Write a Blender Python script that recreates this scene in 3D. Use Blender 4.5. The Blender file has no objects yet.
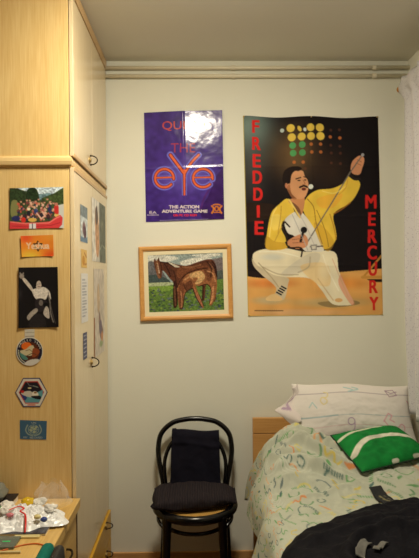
import bpy, bmesh, math, random
import numpy as np
from mathutils import Vector, Matrix, noise as mnoise

random.seed(4)
RNG = np.random.RandomState(7)
scene = bpy.context.scene
COL = scene.collection
PI = math.pi

# ------------------------------------------------------------------ colours / materials
def lin(c):
    c = np.asarray(c, float) / 255.0
    return np.where(c <= 0.04045, c / 12.92, ((c + 0.055) / 1.055) ** 2.4)

def rgba(r, g, b):
    return tuple(float(v) for v in lin((r, g, b))) + (1.0,)

def new_mat(name):
    m = bpy.data.materials.new(name)
    m.use_nodes = True
    nt = m.node_tree
    return m, nt, nt.nodes['Principled BSDF']

def mat_plain(name, col, rough=0.6, metal=0.0, var=0.05, scale=30.0, bump=0.0, coat=0.0, spec=0.5, bscale=None):
    m, nt, b = new_mat(name)
    tc = nt.nodes.new('ShaderNodeTexCoord')
    nz = nt.nodes.new('ShaderNodeTexNoise')
    nz.inputs['Scale'].default_value = scale
    nz.inputs['Detail'].default_value = 4
    nt.links.new(tc.outputs['Object'], nz.inputs['Vector'])
    mx = nt.nodes.new('ShaderNodeMix'); mx.data_type = 'RGBA'
    c = rgba(*col)
    mx.inputs['A'].default_value = tuple(v * (1 - var) for v in c[:3]) + (1,)
    mx.inputs['B'].default_value = tuple(min(1, v * (1 + var)) for v in c[:3]) + (1,)
    nt.links.new(nz.outputs['Fac'], mx.inputs['Factor'])
    nt.links.new(mx.outputs['Result'], b.inputs['Base Color'])
    b.inputs['Roughness'].default_value = rough
    b.inputs['Metallic'].default_value = metal
    b.inputs['Specular IOR Level'].default_value = spec
    b.inputs['Coat Weight'].default_value = coat
    if bump:
        n2 = nt.nodes.new('ShaderNodeTexNoise')
        n2.inputs['Scale'].default_value = bscale or scale * 3
        n2.inputs['Detail'].default_value = 3
        nt.links.new(tc.outputs['Object'], n2.inputs['Vector'])
        bp = nt.nodes.new('ShaderNodeBump')
        bp.inputs['Strength'].default_value = bump
        bp.inputs['Distance'].default_value = 0.01
        nt.links.new(n2.outputs['Fac'], bp.inputs['Height'])
        nt.links.new(bp.outputs['Normal'], b.inputs['Normal'])
    return m

def mat_wood(name, light, dark, axis='Z', rough=0.38, coat=0.0, scale=1.0, spec=0.5, fig=0.06):
    """veneer: fine pores and broad cathedral figure running along one axis"""
    m, nt, b = new_mat(name)
    tc = nt.nodes.new('ShaderNodeTexCoord')
    def mapped(lo, hi):
        mp = nt.nodes.new('ShaderNodeMapping')
        s = [hi, hi, hi]
        s['XYZ'.index(axis)] = lo
        mp.inputs['Scale'].default_value = s
        nt.links.new(tc.outputs['Object'], mp.inputs['Vector'])
        return mp
    broad = nt.nodes.new('ShaderNodeTexNoise')
    broad.inputs['Scale'].default_value = 1.0; broad.inputs['Detail'].default_value = 3
    broad.inputs['Distortion'].default_value = 0.6
    nt.links.new(mapped(1.1 * scale, 9 * scale).outputs['Vector'], broad.inputs['Vector'])
    ring = nt.nodes.new('ShaderNodeMath'); ring.operation = 'MULTIPLY'; ring.inputs[1].default_value = 26.0
    nt.links.new(broad.outputs['Fac'], ring.inputs[0])
    sn = nt.nodes.new('ShaderNodeMath'); sn.operation = 'SINE'
    nt.links.new(ring.outputs[0], sn.inputs[0])
    fine = nt.nodes.new('ShaderNodeTexNoise')
    fine.inputs['Scale'].default_value = 1.0; fine.inputs['Detail'].default_value = 5
    nt.links.new(mapped(7 * scale, 210 * scale).outputs['Vector'], fine.inputs['Vector'])
    a1 = nt.nodes.new('ShaderNodeMath'); a1.operation = 'MULTIPLY_ADD'
    a1.inputs[1].default_value = fig; 
    nt.links.new(sn.outputs[0], a1.inputs[0]); nt.links.new(fine.outputs['Fac'], a1.inputs[2])
    rp = nt.nodes.new('ShaderNodeValToRGB')
    rp.color_ramp.elements[0].position = 0.2; rp.color_ramp.elements[0].color = rgba(*dark)
    rp.color_ramp.elements[1].position = 0.8; rp.color_ramp.elements[1].color = rgba(*light)
    nt.links.new(a1.outputs[0], rp.inputs['Fac'])
    nt.links.new(rp.outputs['Color'], b.inputs['Base Color'])
    b.inputs['Roughness'].default_value = rough
    b.inputs['Coat Weight'].default_value = coat
    b.inputs['Coat Roughness'].default_value = 0.12
    b.inputs['Specular IOR Level'].default_value = spec
    return m

def mat_print(name, rough=0.5, spec=0.4, bump=0.0, bscale=300, weave=False):
    """ink on paper or cloth: colour comes from the printed colour layer of the mesh"""
    m, nt, b = new_mat(name)
    at = nt.nodes.new('ShaderNodeAttribute'); at.attribute_name = 'ink'
    nt.links.new(at.outputs['Color'], b.inputs['Base Color'])
    b.inputs['Roughness'].default_value = rough
    b.inputs['Specular IOR Level'].default_value = spec
    if bump:
        tc = nt.nodes.new('ShaderNodeTexCoord')
        n2 = nt.nodes.new('ShaderNodeTexNoise'); n2.inputs['Scale'].default_value = bscale
        n2.inputs['Detail'].default_value = 3
        nt.links.new(tc.outputs['Object'], n2.inputs['Vector'])
        bp = nt.nodes.new('ShaderNodeBump'); bp.inputs['Strength'].default_value = bump
        bp.inputs['Distance'].default_value = 0.004
        nt.links.new(n2.outputs['Fac'], bp.inputs['Height'])
        nt.links.new(bp.outputs['Normal'], b.inputs['Normal'])
    return m

# ------------------------------------------------------------------ object helpers
def thing(name, label, cat, loc=(0, 0, 0), group=None, rot=0.0):
    o = bpy.data.objects.new(name, None)
    o.empty_display_size = 0.05
    COL.objects.link(o)
    o.location = loc
    o.rotation_euler = (0, 0, rot)
    o['label'] = label; o['category'] = cat
    if group: o['group'] = group
    return o

def tag(o, label, cat, group=None):
    o['label'] = label; o['category'] = cat
    if group: o['group'] = group
    return o

def base_of(parent):
    v = Vector((0, 0, 0))
    while parent is not None:
        v += Vector(parent.location); parent = parent.parent
    return v

def link(name, me, mat, parent=None, smooth=False, origin=None):
    """mesh given in room coordinates; origin goes to the given point or the parent's base"""
    if mat is not None:
        for mm in (mat if isinstance(mat, (list, tuple)) else [mat]):
            me.materials.append(mm)
    o = bpy.data.objects.new(name, me)
    COL.objects.link(o)
    off = base_of(parent)
    if origin is not None:
        off = Vector(origin)
    me.transform(Matrix.Translation(-off))
    if parent is not None:
        o.parent = parent
        if origin is not None:
            o.location = Vector(origin) - base_of(parent)
    elif origin is not None:
        o.location = origin
    if smooth:
        for p in me.polygons: p.use_smooth = True
    return o

def bm_obj(name, bm, mat, parent=None, smooth=False, origin=None):
    bmesh.ops.recalc_face_normals(bm, faces=bm.faces[:])
    me = bpy.data.meshes.new(name)
    bm.to_mesh(me); bm.free()
    return link(name, me, mat, parent, smooth, origin)

def struct(o):
    o['kind'] = 'structure'
    return o

def add_box(bm, x0, x1, y0, y1, z0, z1, bev=0.0, seg=2):
    r = bmesh.ops.create_cube(bm, size=1.0)
    vs = r['verts']
    for v in vs:
        v.co = Vector(((x0 + x1) / 2 + v.co.x * (x1 - x0), (y0 + y1) / 2 + v.co.y * (y1 - y0), (z0 + z1) / 2 + v.co.z * (z1 - z0)))
    if bev > 0:
        es = list({e for v in vs for e in v.link_edges})
        bmesh.ops.bevel(bm, geom=es, offset=bev, segments=seg, affect='EDGES', profile=0.5)
    return vs

def box(name, b, mat, parent=None, bev=0.0, seg=2, origin=None):
    bm = bmesh.new()
    add_box(bm, *b, bev=bev, seg=seg)
    return bm_obj(name, bm, mat, parent, origin=origin)

def frames(pts, closed=False):
    n = len(pts); T = []
    for i in range(n):
        if closed: t = pts[(i + 1) % n] - pts[(i - 1) % n]
        else: t = pts[min(i + 1, n - 1)] - pts[max(i - 1, 0)]
        T.append(t.normalized())
    up = Vector((0, 0, 1)) if abs(T[0].z) < 0.9 else Vector((0, 1, 0))
    N = [(up - T[0] * up.dot(T[0])).normalized()]
    for i in range(1, n):
        v = N[-1] - T[i] * N[-1].dot(T[i])
        N.append(v.normalized())
    return T, N

def add_tube(bm, pts, r, n=10, closed=False, flat=1.0):
    pts = [Vector(p) for p in pts]
    T, N = frames(pts, closed)
    rad = r if isinstance(r, (list, tuple)) else [r] * len(pts)
    rings = []
    for i, p in enumerate(pts):
        B = T[i].cross(N[i])
        rings.append([bm.verts.new(p + N[i] * (math.cos(2 * PI * k / n) * rad[i] * flat) + B * (math.sin(2 * PI * k / n) * rad[i])) for k in range(n)])
    m = len(rings)
    for i in range(m if closed else m - 1):
        a, b = rings[i], rings[(i + 1) % m]
        for k in range(n):
            bm.faces.new((a[k], a[(k + 1) % n], b[(k + 1) % n], b[k]))
    if not closed:
        bm.faces.new(rings[0][::-1]); bm.faces.new(rings[-1])

def tube(name, pts, r, mat, parent=None, n=10, closed=False, flat=1.0, origin=None):
    bm = bmesh.new(); add_tube(bm, pts, r, n, closed, flat)
    return bm_obj(name, bm, mat, parent, True, origin)

def spline(pts, k=8, closed=False):
    pts = [np.array(p, float) for p in pts]; n = len(pts); out = []
    for i in range(n if closed else n - 1):
        if closed: p0, p1, p2, p3 = pts[(i - 1) % n], pts[i], pts[(i + 1) % n], pts[(i + 2) % n]
        else: p0, p1, p2, p3 = pts[max(i - 1, 0)], pts[i], pts[i + 1], pts[min(i + 2, n - 1)]
        for j in range(k):
            t = j / k
            out.append(0.5 * (2 * p1 + (p2 - p0) * t + (2 * p0 - 5 * p1 + 4 * p2 - p3) * t * t + (3 * p1 - p0 - 3 * p2 + p3) * t ** 3))
    if not closed: out.append(pts[-1])
    return out

def grid(name, fn, nu, nv, mat, parent=None, ink=None, smooth=True, thick=0.0, closed_u=False, origin=None, off=1):
    """surface fn(u,v) -> point, u,v in 0..1; ink is an (nv,nu,3) linear colour array printed on it"""
    verts = [tuple(fn(i / (nu - 1) if not closed_u else i / nu, j / (nv - 1))) for j in range(nv) for i in range(nu)]
    faces = []
    for j in range(nv - 1):
        for i in range(nu if closed_u else nu - 1):
            i2 = (i + 1) % nu
            faces.append((j * nu + i, j * nu + i2, (j + 1) * nu + i2, (j + 1) * nu + i))
    me = bpy.data.meshes.new(name)
    me.from_pydata(verts, [], faces)
    if ink is not None:
        a = me.attributes.new('ink', 'FLOAT_COLOR', 'POINT')
        c = np.ones((nu * nv, 4), np.float32); c[:, :3] = ink.reshape(-1, 3)
        a.data.foreach_set('color', c.ravel())
    me.update()
    o = link(name, me, mat, parent, smooth, origin)
    if thick:
        s = o.modifiers.new('thickness', 'SOLIDIFY'); s.thickness = thick; s.offset = off
    return o

def fbm(p, o=3):
    return mnoise.fractal(Vector(p), 0.8, 2.0, o)

# ------------------------------------------------------------------ printing: colours laid down shape by shape
_glyph = {}
def glyph_tris(s):
    if s in _glyph: return _glyph[s]
    cu = bpy.data.curves.new('letters', 'FONT'); cu.body = s; cu.resolution_u = 4
    ob = bpy.data.objects.new('letters', cu); COL.objects.link(ob)
    dg = bpy.context.evaluated_depsgraph_get(); dg.update()
    me = ob.evaluated_get(dg).to_mesh(); me.calc_loop_triangles()
    v = np.array([w.co[:2] for w in me.vertices])
    t = np.array([l.vertices[:] for l in me.loop_triangles])
    tr = v[t]
    ob.evaluated_get(dg).to_mesh_clear()
    bpy.data.objects.remove(ob); bpy.data.curves.remove(cu)
    mn = tr.reshape(-1, 2).min(0); mx = tr.reshape(-1, 2).max(0)
    tr = (tr - mn) / (mx - mn)
    tr[..., 1] = 1 - tr[..., 1]
    _glyph[s] = tr
    return tr

class Art:
    def __init__(s, quad, nx, ny, bg, ss=2):
        """quad: TL, TR, BR, BL of the sheet in artwork units"""
        s.nx, s.ny, s.ss = nx, ny, ss
        u, v = np.meshgrid((np.arange(nx * ss) + 0.5) / (nx * ss), (np.arange(ny * ss) + 0.5) / (ny * ss))
        q = [np.array(p, float) for p in quad]
        P = [(1 - u) * (1 - v) * q[0][k] + u * (1 - v) * q[1][k] + u * v * q[2][k] + (1 - u) * v * q[3][k] for k in (0, 1)]
        s.X, s.Y = P
        s.u, s.v = u, v
        s.img = np.ones(u.shape + (3,)) * np.array(bg, float)
        s.T = (0, 0, 1)
        s.cx = (s.X.min(0), s.X.max(0)); s.ry = (s.Y.min(1), s.Y.max(1))
    def win(s, x0, x1, y0, y1):
        c = np.where((s.cx[1] >= x0) & (s.cx[0] <= x1))[0]; r = np.where((s.ry[1] >= y0) & (s.ry[0] <= y1))[0]
        if not len(c) or not len(r): return None
        return (slice(r[0], r[-1] + 1), slice(c[0], c[-1] + 1))
    def xf(s, ox, oy, sc): s.T = (ox, oy, sc)
    def _p(s, pts):
        ox, oy, sc = s.T
        return [(ox + p[0] / sc, oy + p[1] / sc) for p in pts]
    def put(s, mask, col, alpha=1.0, w=Ellipsis):
        a = (mask * alpha)[..., None]
        s.img[w] = s.img[w] * (1 - a) + np.array(col, float) * a
    def poly(s, pts, col, smooth=True, alpha=1.0, k=5):
        P = s._p(pts)
        if smooth: P = [tuple(p) for p in spline(P, k, True)]
        P = np.array(P)
        x0, y0 = P.min(0); x1, y1 = P.max(0)
        w = s.win(x0, x1, y0, y1)
        if w is None: return
        x, y = s.X[w], s.Y[w]
        ins = np.zeros(x.shape, bool)
        n = len(P)
        for i in range(n):
            ax, ay = P[i]; bx, by = P[(i + 1) % n]
            if ay == by: continue
            c = ((ay > y) != (by > y)) & (x < (bx - ax) * (y - ay) / (by - ay) + ax)
            ins ^= c
        s.put(ins.astype(float), col, alpha, w)
    def ell(s, cx, cy, rx, ry, col, alpha=1.0, soft=0.0, rot=0.0):
        ox, oy, sc = s.T
        R = max(rx, ry) / sc; X0, Y0 = ox + cx / sc, oy + cy / sc
        w = s.win(X0 - R, X0 + R, Y0 - R, Y0 + R)
        if w is None: return
        dx = s.X[w] - X0; dy = s.Y[w] - Y0
        c, n = math.cos(rot), math.sin(rot)
        r = np.sqrt(((dx * c + dy * n) / (rx / sc)) ** 2 + ((-dx * n + dy * c) / (ry / sc)) ** 2)
        m = np.clip((1 - r) / soft, 0, 1) if soft else (r <= 1).astype(float)
        if soft: m = m * m * (3 - 2 * m)
        s.put(m, col, alpha, w)
    def line(s, pts, w, col, alpha=1.0, smooth=False):
        P = s._p(pts); w = w / s.T[2]
        if smooth: P = [tuple(p) for p in spline(P, 6)]
        xs = [p[0] for p in P]; ys = [p[1] for p in P]
        W = s.win(min(xs) - w, max(xs) + w, min(ys) - w, max(ys) + w)
        if W is None: return
        GX, GY = s.X[W], s.Y[W]
        m = np.zeros(GX.shape)
        for (ax, ay), (bx, by) in zip(P[:-1], P[1:]):
            L = (bx - ax) ** 2 + (by - ay) ** 2 + 1e-12
            t = np.clip(((GX - ax) * (bx - ax) + (GY - ay) * (by - ay)) / L, 0, 1)
            d = np.hypot(GX - ax - t * (bx - ax), GY - ay - t * (by - ay))
            m = np.maximum(m, (d <= w / 2))
        s.put(m, col, alpha, W)
    def bold(s, st, x0, y0, x1, y1, col, w=.35):
        for dx in (-w, 0, w):
            for dy in (-w * .6, w * .6): s.text(st, x0 + w + dx, y0 + w * .6 + dy, x1 - w + dx, y1 - w * .6 + dy, col)
    def text(s, st, x0, y0, x1, y1, col, alpha=1.0, skew=0.0):
        (x0, y0), (x1, y1) = s._p([(x0, y0), (x1, y1)])
        tr = glyph_tris(st).copy()
        X = x0 + tr[..., 0] * (x1 - x0); Y = y0 + tr[..., 1] * (y1 - y0) + tr[..., 0] * skew
        W = s.win(X.min(), X.max(), Y.min(), Y.max())
        if W is None: return
        GX, GY = s.X[W], s.Y[W]
        m = np.zeros(GX.shape)
        for (ax, bx, cx), (ay, by, cy) in zip(X, Y):
            sel = np.where((GX >= min(ax, bx, cx)) & (GX <= max(ax, bx, cx)) & (GY >= min(ay, by, cy)) & (GY <= max(ay, by, cy)))
            if not len(sel[0]): continue
            x, y = GX[sel], GY[sel]
            d1 = (x - bx) * (ay - by) - (ax - bx) * (y - by)
            d2 = (x - cx) * (by - cy) - (bx - cx) * (y - cy)
            d3 = (x - ax) * (cy - ay) - (cx - ax) * (y - ay)
            ins = ~(((d1 < 0) | (d2 < 0) | (d3 < 0)) & ((d1 > 0) | (d2 > 0) | (d3 > 0)))
            m[sel] = np.maximum(m[sel], ins)
        s.put(m, col, alpha, W)
    def noise(s, cell, amp, seed=0):
        """printed grain: multiplies the ink by smooth random values"""
        r = np.random.RandomState(seed)
        h, w = s.X.shape
        gw, gh = max(2, int(w / cell) + 2), max(2, int(h / cell) + 2)
        g = r.rand(gh, gw)
        yy = np.linspace(0, gh - 1.001, h); xx = np.linspace(0, gw - 1.001, w)
        yi = yy.astype(int); xi = xx.astype(int); fy = (yy - yi)[:, None]; fx = (xx - xi)[None]
        n = (g[yi][:, xi] * (1 - fx) + g[yi][:, xi + 1] * fx) * (1 - fy) + (g[yi + 1][:, xi] * (1 - fx) + g[yi + 1][:, xi + 1] * fx) * fy
        s.img = np.clip(s.img * (1 + amp * (n - 0.5) * 2)[..., None], 0, 255)
    def done(s):
        L = lin(np.clip(s.img, 0, 255))
        h, w = s.ny, s.nx
        return L.reshape(h, s.ss, w, s.ss, 3).mean((1, 3))
#PART2
# ------------------------------------------------------------------ shared materials
M = {}
M['wall'] = mat_plain('wall_paint', (229, 228, 214), 0.75, var=0.015, scale=6, bump=0.06, bscale=160, spec=0.3)
M['wall2'] = mat_plain('bounce_cutting_wall', (108, 90, 72), 0.8, var=.02, scale=6)  # unseen left and front walls, darkened to cut bounced light
M['ceil'] = mat_plain('ceiling_paint', (220, 218, 206), 0.85, var=0.01, scale=5, bump=0.05, bscale=120, spec=0.2)
M['floor'] = mat_wood('floor_parquet', (120, 74, 42), (84, 50, 28), 'Y', 0.4)
M['skirt'] = mat_wood('baseboard_wood', (214, 166, 108), (188, 138, 84), 'X', 0.4)
M['veneer'] = mat_wood('beech_veneer', (241, 212, 150), (222, 182, 114), 'Z', 0.36)
M['veneer_door'] = mat_wood('beech_door_veneer', (234, 214, 176), (222, 198, 156), 'Z', 0.30, coat=0.5)
M['veneer_x'] = mat_wood('beech_edge_x', (240, 210, 152), (222, 184, 122), 'X', 0.36)
M['veneer_y'] = mat_wood('beech_edge_y', (210, 176, 126), (190, 152, 102), 'Y', 0.36)
M['gap'] = mat_plain('dark_board_edge', (88, 58, 36), 0.7)
M['drawer'] = mat_wood('honey_drawer_veneer', (226, 178, 62), (204, 152, 42), 'Y', 0.4)
M['desk'] = mat_wood('desk_veneer', (226, 190, 118), (202, 160, 88), 'Y', 0.36)
M['headboard'] = mat_wood('headboard_veneer', (212, 162, 98), (192, 138, 76), 'X', 0.4)
M['darkwood'] = mat_wood('bed_rail_wood', (96, 62, 40), (66, 42, 28), 'Y', 0.5)
M['bronze'] = mat_plain('bronze_pull', (66, 54, 40), 0.35, metal=0.9)
M['brass'] = mat_plain('pale_brass', (196, 168, 112), 0.35, metal=0.8)
M['pipe'] = mat_plain('painted_pipe', (224, 216, 192), 0.45, var=0.02)
M['black_lacquer'] = mat_plain('black_lacquer', (9, 8, 11), 0.25, var=0.1, coat=0.1, spec=.4)
M['frame'] = mat_wood('picture_frame_wood', (226, 170, 100), (204, 144, 78), 'X', 0.35)
M['matboard'] = mat_plain('cream_mat_board', (238, 226, 190), 0.8, var=0.01)
M['paper'] = mat_print('paper_print', 0.6, .25)
M['gloss'] = mat_print('glossy_poster_print', 0.16, 0.5)
M['cloth_print'] = mat_print('cloth_poster_print', 0.75, 0.15)
M['cotton'] = mat_print('printed_cotton', 0.85, 0.15, bump=0.25, bscale=500)
M['stitch'] = mat_print('needlework', 0.9, 0.1, bump=0.5, bscale=420)

# ------------------------------------------------------------------ the room
XL, XR, YF, ZC = -1.16, 1.172, -5.2, 2.80
struct(box('wall_back', (XL - .1, XR + .1, 0, .1, 0, ZC), M['wall']))
struct(box('wall_right', (XR, XR + .1, YF, 0, 0, ZC), M['wall']))
struct(box('wall_left', (XL - .1, XL, YF, 0, 0, ZC), M['wall2']))
struct(box('wall_front', (XL - .1, XR + .1, YF - .1, YF, 0, ZC), M['wall2']))
struct(box('floor', (XL - .1, XR + .1, YF - .1, .1, -.1, 0), M['floor']))
struct(box('ceiling', (XL - .1, XR + .1, YF - .1, .1, ZC, ZC + .1), M['ceil']))
struct(box('baseboard_back', (-.50, XR - .016, -.014, 0, 0, .082), M['skirt'], bev=.003))
struct(box('baseboard_right', (XR - .014, XR, -4.28, 0, 0, .082), M['skirt'], bev=.003))

# heating pipes under the ceiling
for z, r, lab in ((2.757, .0105, 'upper of the two beige pipes running along the wall under the ceiling'),
                  (2.711, .0105, 'lower of the two beige pipes running along the wall under the ceiling')):
    t = thing('heating_pipe', lab, 'pipe', (.32, -.018, z), group='heating pipes under the ceiling')
    tube('pipe_run', [(-.512, -.018, z), (XR, -.018, z)], r, M['pipe'], t, n=14)
    for cx in (.193, .975):
        bm = bmesh.new()
        add_tube(bm, [(cx - .011, -.018, z), (cx + .011, -.018, z)], r + .003, 14)
        add_box(bm, cx - .006, cx + .006, -.012, 0, z - .006, z + .006)
        bm_obj('clip', bm, M['pipe'], t)

# ------------------------------------------------------------------ wardrobe (its doors face the bed)
W = thing('wardrobe', 'tall beech wardrobe with a top cupboard, photos and stickers stuck on its side', 'wardrobe', (-.83, -.41, 0))
XC, XD, YN = -.531, -.512, -.82            # carcass edge, door face, near side
box('side_panel', (XL + .002, XC, YN, YN + .018, .0, 2.056), M['veneer'], W, bev=.001)
box('top_side_panel', (XL + .002, XC, YN, YN + .018, 2.092, 2.795), M['veneer'], W, bev=.001)
bm = bmesh.new()
for z0, z1 in ((0, 2.056), (2.092, 2.795)):
    add_box(bm, XL + .002, XC - .004, -.020, -.002, z0, z1)      # far side
    add_box(bm, XL + .002, XL + .012, YN + .018, -.02, z0, z1)   # back
for z0 in (.06, .330, 2.03, 2.10, 2.755):
    add_box(bm, XL + .012, XC - .006, YN + .018, -.02, z0, z0 + .018)
bm_obj('carcass', bm, M['gap'], W)
# cornice moulding between the two units, rounded nose on two sides
def nose(u, v):
    prof = [(-.004, 2.053), (.006, 2.0535), (.0125, 2.060), (.015, 2.0745), (.0125, 2.089), (.006, 2.0955), (-.004, 2.096)]
    d, z = prof[min(6, int(round(v * 6)))]
    if u < .01: return (XL + .003, YN - d, z)
    if u < .6: return (XC + d, YN - d, z)
    return (XC + d, -.003, z)
grid('cornice', nose, 3, 7, M['veneer_x'], W, smooth=False)
# doors
def door(y0, y1, z0, z1, hy, hz, name='door', mat='veneer_door'):
    d = box(name, (XC + .003, XD, y0, y1, z0, z1), M[mat], W, bev=.0012)
    ring_pull(d, hy, hz)
    return d
def ring_pull(d, hy, hz, X=None, r=.021):
    X = XD if X is None else X
    bm = bmesh.new()
    add_tube(bm, [(X - .001, hy, hz), (X + .003, hy, hz)], .017, 16)
    add_tube(bm, [(X + .003, hy, hz), (X + .009, hy, hz)], [.012, .008], 16)
    ro = bm_obj('handle', bm, M['brass'], d, True)
    c = [(X + .006 + .030 * math.sin(PI * k / 14), hy + .006, hz + r * math.cos(PI * k / 14)) for k in range(15)]
    bm = bmesh.new()
    add_tube(bm, c, .0028, 8)
    for s in (1, -1):
        bmesh.ops.create_uvsphere(bm, u_segments=10, v_segments=6, radius=.005, matrix=Matrix.Translation((X + .006, hy + .006, hz + s * r)))
    rr = bm_obj('ring', bm, M['bronze'], d, True)
    return ro
YM = -.415
door(YN + .001, YM - .001, 2.098, 2.750, YM - .075, 2.15)
door(YM + .001, -.012, 2.098, 2.750, YM - .0, 2.15) if False else box('door', (XC + .003, XD, YM + .001, -.012, 2.098, 2.750), M['veneer_door'], W, bev=.0012)
door(YN + .001, YM - .001, .332, 2.050, YM - .075, 1.205)
dd = box('door', (XC + .003, XD, YM + .001, -.012, .332, 2.050), M['veneer_door'], W, bev=.0012)
bm = bmesh.new()
add_box(bm, XC, XD + .004, YN, -.006, 2.752, 2.797)
bm_obj('top_filler', bm, M['veneer_y'], W)
bm = bmesh.new()
add_box(bm, XD - .004, XD + .004, YN + .002, -.008, 2.092, 2.108, .002)
add_box(bm, XD - .004, XD + .003, YN + .002, -.008, 2.036, 2.052, .002)
bm_obj('door_grip_strip', bm, M['veneer_y'], W)
for z0, z1 in ((.178, .322), (.030, .173)):
    d = box('drawer', (XC + .004, XD + .010, YN + .002, -.010, z0, z1), M['drawer'], W, bev=.0015)
    for hy in (-.185, -.63):
        ring_pull(d, hy, (z0 + z1) / 2 + .056, X=XD + .010, r=.016)
box('plinth', (XL + .01, XC - .02, YN + .01, -.01, 0, .03), M['gap'], W)

# ------------------------------------------------------------------ pictures stuck on the wardrobe
def sheet(name, quad, art, mat, label, cat, group=None, wave=None, n=(0, -1, 0), lift=.0012, parent=None):
    q = [Vector(p) for p in quad]; nn = Vector(n)
    def fn(u, v):
        p = (q[0] * (1 - u) + q[1] * u) * (1 - v) + (q[3] * (1 - u) + q[2] * u) * v
        return p + nn * (lift + (wave(u, v) if wave else 0.0))
    c = (q[0] + q[1] + q[2] + q[3]) / 4
    o = grid(name, fn, art.nx, art.ny, mat, parent, ink=art.done(), origin=c)
    if parent is None: tag(o, label, cat, group)
    return o
def side(x0, z0, x1, z1, x2, z2, x3, z3):
    return [(x0 + .004, YN, z0), (x1 + .004, YN, z1), (x2 + .004, YN, z2), (x3 + .004, YN, z3)]
GS = 'pictures stuck on the wardrobe side'
def curl(a, b):
    return lambda u, v: a * (abs(2 * u - 1) ** 3) + b * (abs(2 * v - 1) ** 3) + .0004

# rafting photograph
A = Art([(12, 28), (398, 26), (400, 325), (8, 328)], 110, 84, (60, 75, 45))
A.poly([(12, 20), (400, 20), (400, 40), (330, 80), (250, 95), (200, 60), (120, 50), (60, 30)], (205, 222, 235), False)
A.poly([(215, 80), (300, 70), (330, 95), (260, 120), (215, 110)], (110, 140, 150))
A.poly([(400, 30), (400, 160), (230, 150), (240, 105), (330, 70)], (62, 78, 40), False)
A.poly([(12, 28), (70, 30), (120, 60), (150, 120), (100, 160), (12, 160)], (46, 62, 36), False)
A.poly([(135, 50), (165, 28), (205, 40), (222, 110), (190, 130), (140, 110)], (34, 52, 30))
A.noise(5, .35, 3)
A.poly([(25, 130), (60, 118), (72, 160), (60, 235), (20, 230)], (130, 130, 80))
A.poly([(350, 160), (400, 150), (400, 330), (340, 320)], (205, 205, 200), False)
rr = np.random.RandomState(5)
for i in range(130):
    x, y = rr.uniform(70, 355), rr.uniform(135, 262)
    A.ell(x, y, rr.uniform(5, 10), rr.uniform(6, 12), [(206, 150, 120), (196, 90, 70), (180, 110, 100), (40, 48, 80), (220, 180, 160), (120, 60, 60)][i % 6])
for i in range(12):
    A.ell(92 + i * 21, 128 + 16 * math.sin(i * 1.9), 7, 9, (200, 150, 122)); A.ell(92 + i * 21, 122 + 16 * math.sin(i * 1.9), 7, 4, (70, 50, 44))
for x, y, c in ((55, 250, (36, 40, 110)), (198, 200, (40, 60, 130)), (296, 188, (36, 40, 96)), (238, 230, (24, 22, 40)), (145, 215, (30, 28, 48)), (120, 235, (40, 30, 40)), (285, 240, (50, 30, 40))):
    A.ell(x, y, 30 if x < 60 else 14, 20, c, .85)
A.ell(147, 183, 11, 10, (240, 225, 190)); A.ell(172, 262, 30, 14, (220, 180, 90)); A.ell(346, 230, 18, 13, (225, 190, 110))
A.ell(108, 262, 17, 20, (210, 50, 40)); A.poly([(330, 165), (358, 160), (360, 220), (332, 215)], (205, 50, 45)); A.ell(345, 152, 11, 12, (190, 120, 100))
A.line([(205, 215), (235, 255), (262, 235), (245, 205)], 11, (225, 180, 160))
A.poly([(8, 285), (15, 270), (60, 280), (170, 285), (300, 275), (345, 240), (372, 228), (390, 250), (385, 300), (360, 325), (8, 328)], (214, 62, 66), False)
A.line([(15, 275), (120, 288), (290, 285), (345, 250), (370, 240)], 9, (238, 120, 112))
A.line([(30, 305), (150, 312), (300, 305), (370, 285)], 5, (170, 40, 48))
A.poly([(150, 290), (196, 288), (198, 326), (148, 326)], (226, 222, 224), False); A.line([(172, 290), (172, 325)], 6, (90, 80, 100))
sheet('photograph', side(-.776, 1.966, -.558, 1.970, -.557, 1.803, -.777, 1.800), A, M['paper'],
      'colour photo of a crowd in a red raft, topmost on the wardrobe side', 'photo', GS, curl(.002, .001))

# orange card with a star and a name
A = Art([(42, 40), (365, 35), (362, 240), (46, 246)], 84, 54, (238, 140, 46))
A.ell(90, 60, 110, 80, (236, 84, 40), .9, 1.0); A.ell(130, 240, 170, 110, (238, 205, 70), .9, 1.0); A.ell(340, 235, 130, 90, (230, 84, 34), .9, 1.0); A.ell(330, 55, 120, 60, (240, 160, 60), .8, 1.0)
for a in (0, PI):
    A.line([(208 + 47 * math.sin(a + k * 2 * PI / 3), 142 - 47 * math.cos(a + k * 2 * PI / 3)) for k in (0, 1, 2, 3)], 11, (70, 50, 22))
A.bold('Yeshua', 92, 106, 320, 170, (240, 204, 168), 2.5)
sheet('card', side(-.733, 1.771, -.601, 1.775, -.599, 1.689, -.729, 1.686), A, M['paper'],
      'small orange and yellow card with a dark star, under the raft photo', 'card', GS, curl(.003, .0005))

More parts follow.
